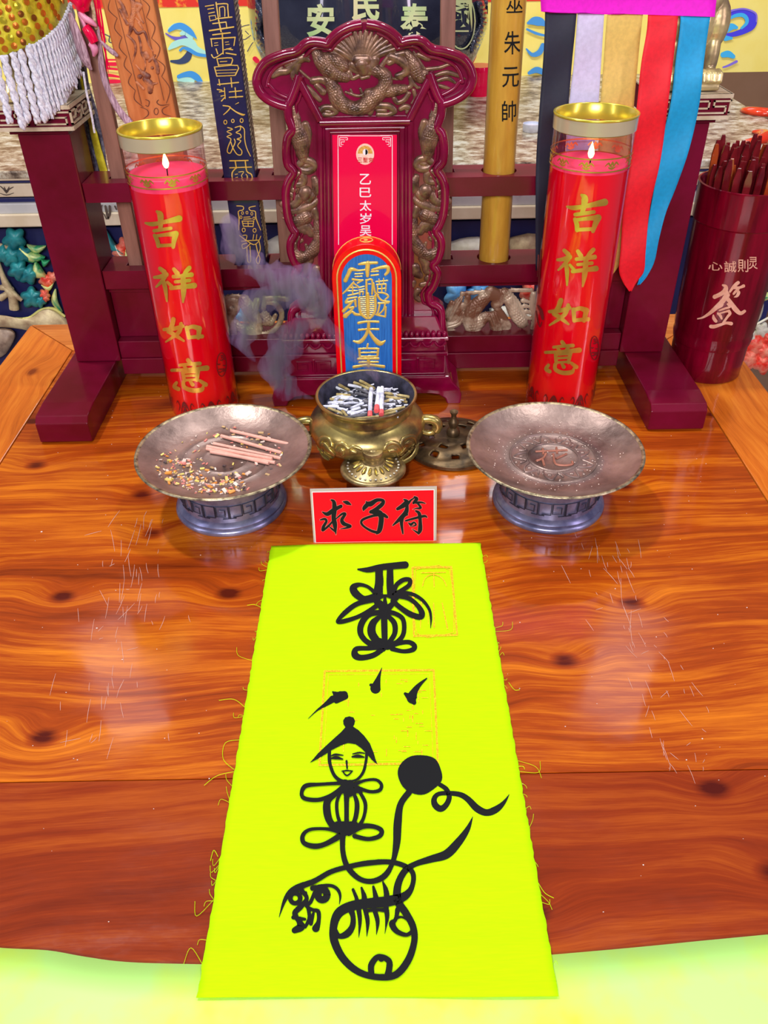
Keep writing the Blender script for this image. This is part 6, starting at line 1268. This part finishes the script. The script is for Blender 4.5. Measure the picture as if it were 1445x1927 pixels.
dr = S('478,5,16 486,30,22 482,55,20 492,80,18 505,105,14;470,20,12 478,40,12;500,20,18 512,50,16 510,90,12;905,10,18 912,40,18 900,70,16 890,95,12;918,5,12 922,25,10')
relief('urn_dragon', dr, lambda px, py, l=0: jm(max(480, min(918, px)), py, 0.001 + l), blk, jar, step=2.0, k=0.0012, period=8, amp=0.3, tex=1)
tl_ = G(1000, 247, zt_); t_ = empty('tealight', (tl_.x, tl_.y, zt_), 'small white tealight on the marble between yellow rod and ribbons', 'candle')
MB().lathe([(0, 0.0), (0.0135, 0.0), (0.0145, 0.001), (0.0148, 0.012), (0.0140, 0.012), (0.0138, 0.009), (0, 0.009)], tl_, 28, cap=False).build('tealight_cup', mat('white_tin', (0.75, 0.8, 0.92), rough=0.3, metal=0.3), t_, smooth=True, angle=50)
RW = mat('red_divination_block', (0.62, 0.03, 0.01), (0.75, 0.07, 0.02), rough=0.25, coat=0.8, scale=20)
def block(c, rot, lab, flip=1):
    vs, fs = [], []; n = 16; m_ = 8
    for i in range(n + 1):
        t_ = i / n; a = R(-80 + 160 * t_); w = 0.014 * math.sin(math.pi * (0.06 + 0.88 * t_)) ** 0.7
        cx_, cy_ = 0.034 * math.sin(a), 0.030 * (1 - math.cos(a))
        for k in range(m_):
            b = 2 * math.pi * k / m_; z = w * 0.8 * max(math.sin(b) * flip, 0.0) * (1) if flip > 0 else w * 0.8 * max(math.sin(b), -0.05)
            vs.append((cx_ + w * math.cos(b) * math.sin(a), cy_ - w * math.cos(b) * math.cos(a), max(z, 0)))
    for i in range(n):
        for k in range(m_): k2 = (k + 1) % m_; fs.append([i * m_ + k, i * m_ + k2, (i + 1) * m_ + k2, (i + 1) * m_ + k])
    o = mesh_obj('divination_block', vs, fs, RW); o.location = c; o.rotation_euler = (0, 0, rot); tag(o, lab, 'block', 'red crescent divination blocks'); return o
block(G(1437, 208, zt_ - 0.011) if False else Vector((G(1432, 216, zt_).x, G(1432, 216, zt_).y, zt_ + 0.0003)), R(-30), 'red crescent divination block farther back at the right end of the marble')
block(Vector((G(1440, 262, zt_).x, G(1440, 262, zt_).y, zt_ + 0.0003)), R(60), 'red crescent divination block nearest the front at the right end of the marble')
MB().lathe([(0, 0), (0.020, 0), (0.028, 0.04), (0.026, 0.05), (0, 0.05)], (V(905, 130, 1.7).x, 1.72, zt_), 32, cap=False).build('red_lamp_base', SAT, None, smooth=True)
tag(bpy.data.objects['red_lamp_base'], 'red round lamp base on the marble right of the black urn', 'lamp')

# ================================================================== SMOKE
sm_ = bpy.data.materials.new('incense_smoke'); sm_.use_nodes = True; t = sm_.node_tree; t.nodes.clear()
o_ = t.nodes.new('ShaderNodeOutputMaterial'); vp = t.nodes.new('ShaderNodeVolumePrincipled'); vp.inputs['Color'].default_value = (0.76, 0.44, 1.0, 1); vp.inputs['Anisotropy'].default_value = 0.2
vp.inputs['Absorption Color'].default_value = (0.75, 0.55, 1.0, 1)
vn = noise(t, 42, 4, 0.6, objvec(t, 2.2, 0.6, 0.6, (0, -0.75, 0)), 1.2); mr = t.nodes.new('ShaderNodeMapRange'); mr.inputs[1].default_value = 0.34; mr.inputs[2].default_value = 0.78; mr.inputs[3].default_value = 0.0; mr.inputs[4].default_value = 78
t.links.new(vn, mr.inputs[0]); t.links.new(mr.outputs[0], vp.inputs['Density']); t.links.new(vp.outputs[0], o_.inputs['Volume'])
MATS['incense_smoke'] = sm_
YSM = 0.733
smoke = empty('incense_smoke', (BX, YSM, 0.07), 'thin violet smoke drifting left from the burning incense past the tablet', 'smoke', kind='stuff')
def wisp(pts, w, y0=YSM, dy=0.0):
    p = cat([(float(a), float(b), float(c)) for (a, b), c in zip(pts, w)], 5)
    d_ = [tuple(V(a, b, y0 + dy * i / len(p))) for i, (a, b, c) in enumerate(p)]
    for q in (1.25, 0.85, 0.5):
        n_ = len(p); MB().tube(d_, [max(c * q * (1 + 0.25 * math.sin(i * 1.1 + q * 9)) * min(1, 0.25 + 4 * i / n_, 0.15 + 3.5 * (n_ - 1 - i) / n_), 1.5) / 2 / 1950 for i, (a, b, c) in enumerate(p)], 16).build('smoke_wisp', sm_, smoke, smooth=True, angle=180)
wisp([(713, 722), (705, 705), (690, 688), (655, 662), (630, 630), (600, 595), (575, 575)], (12, 18, 14, 16, 20, 30, 40), 0.712, 0.02)
wisp([(610, 600), (590, 560), (550, 530), (505, 520), (470, 490), (430, 460)], (46, 66, 56, 40, 36, 30))
wisp([(600, 605), (560, 620), (530, 660), (520, 700), (545, 735), (590, 750)], (30, 44, 50, 46, 40, 20), 0.731)
wisp([(560, 560), (510, 560), (470, 590), (455, 640), (480, 680)], (40, 46, 44, 36, 24), 0.736)
wisp([(450, 500), (435, 440), (430, 400)], (30, 34, 20), 0.740)
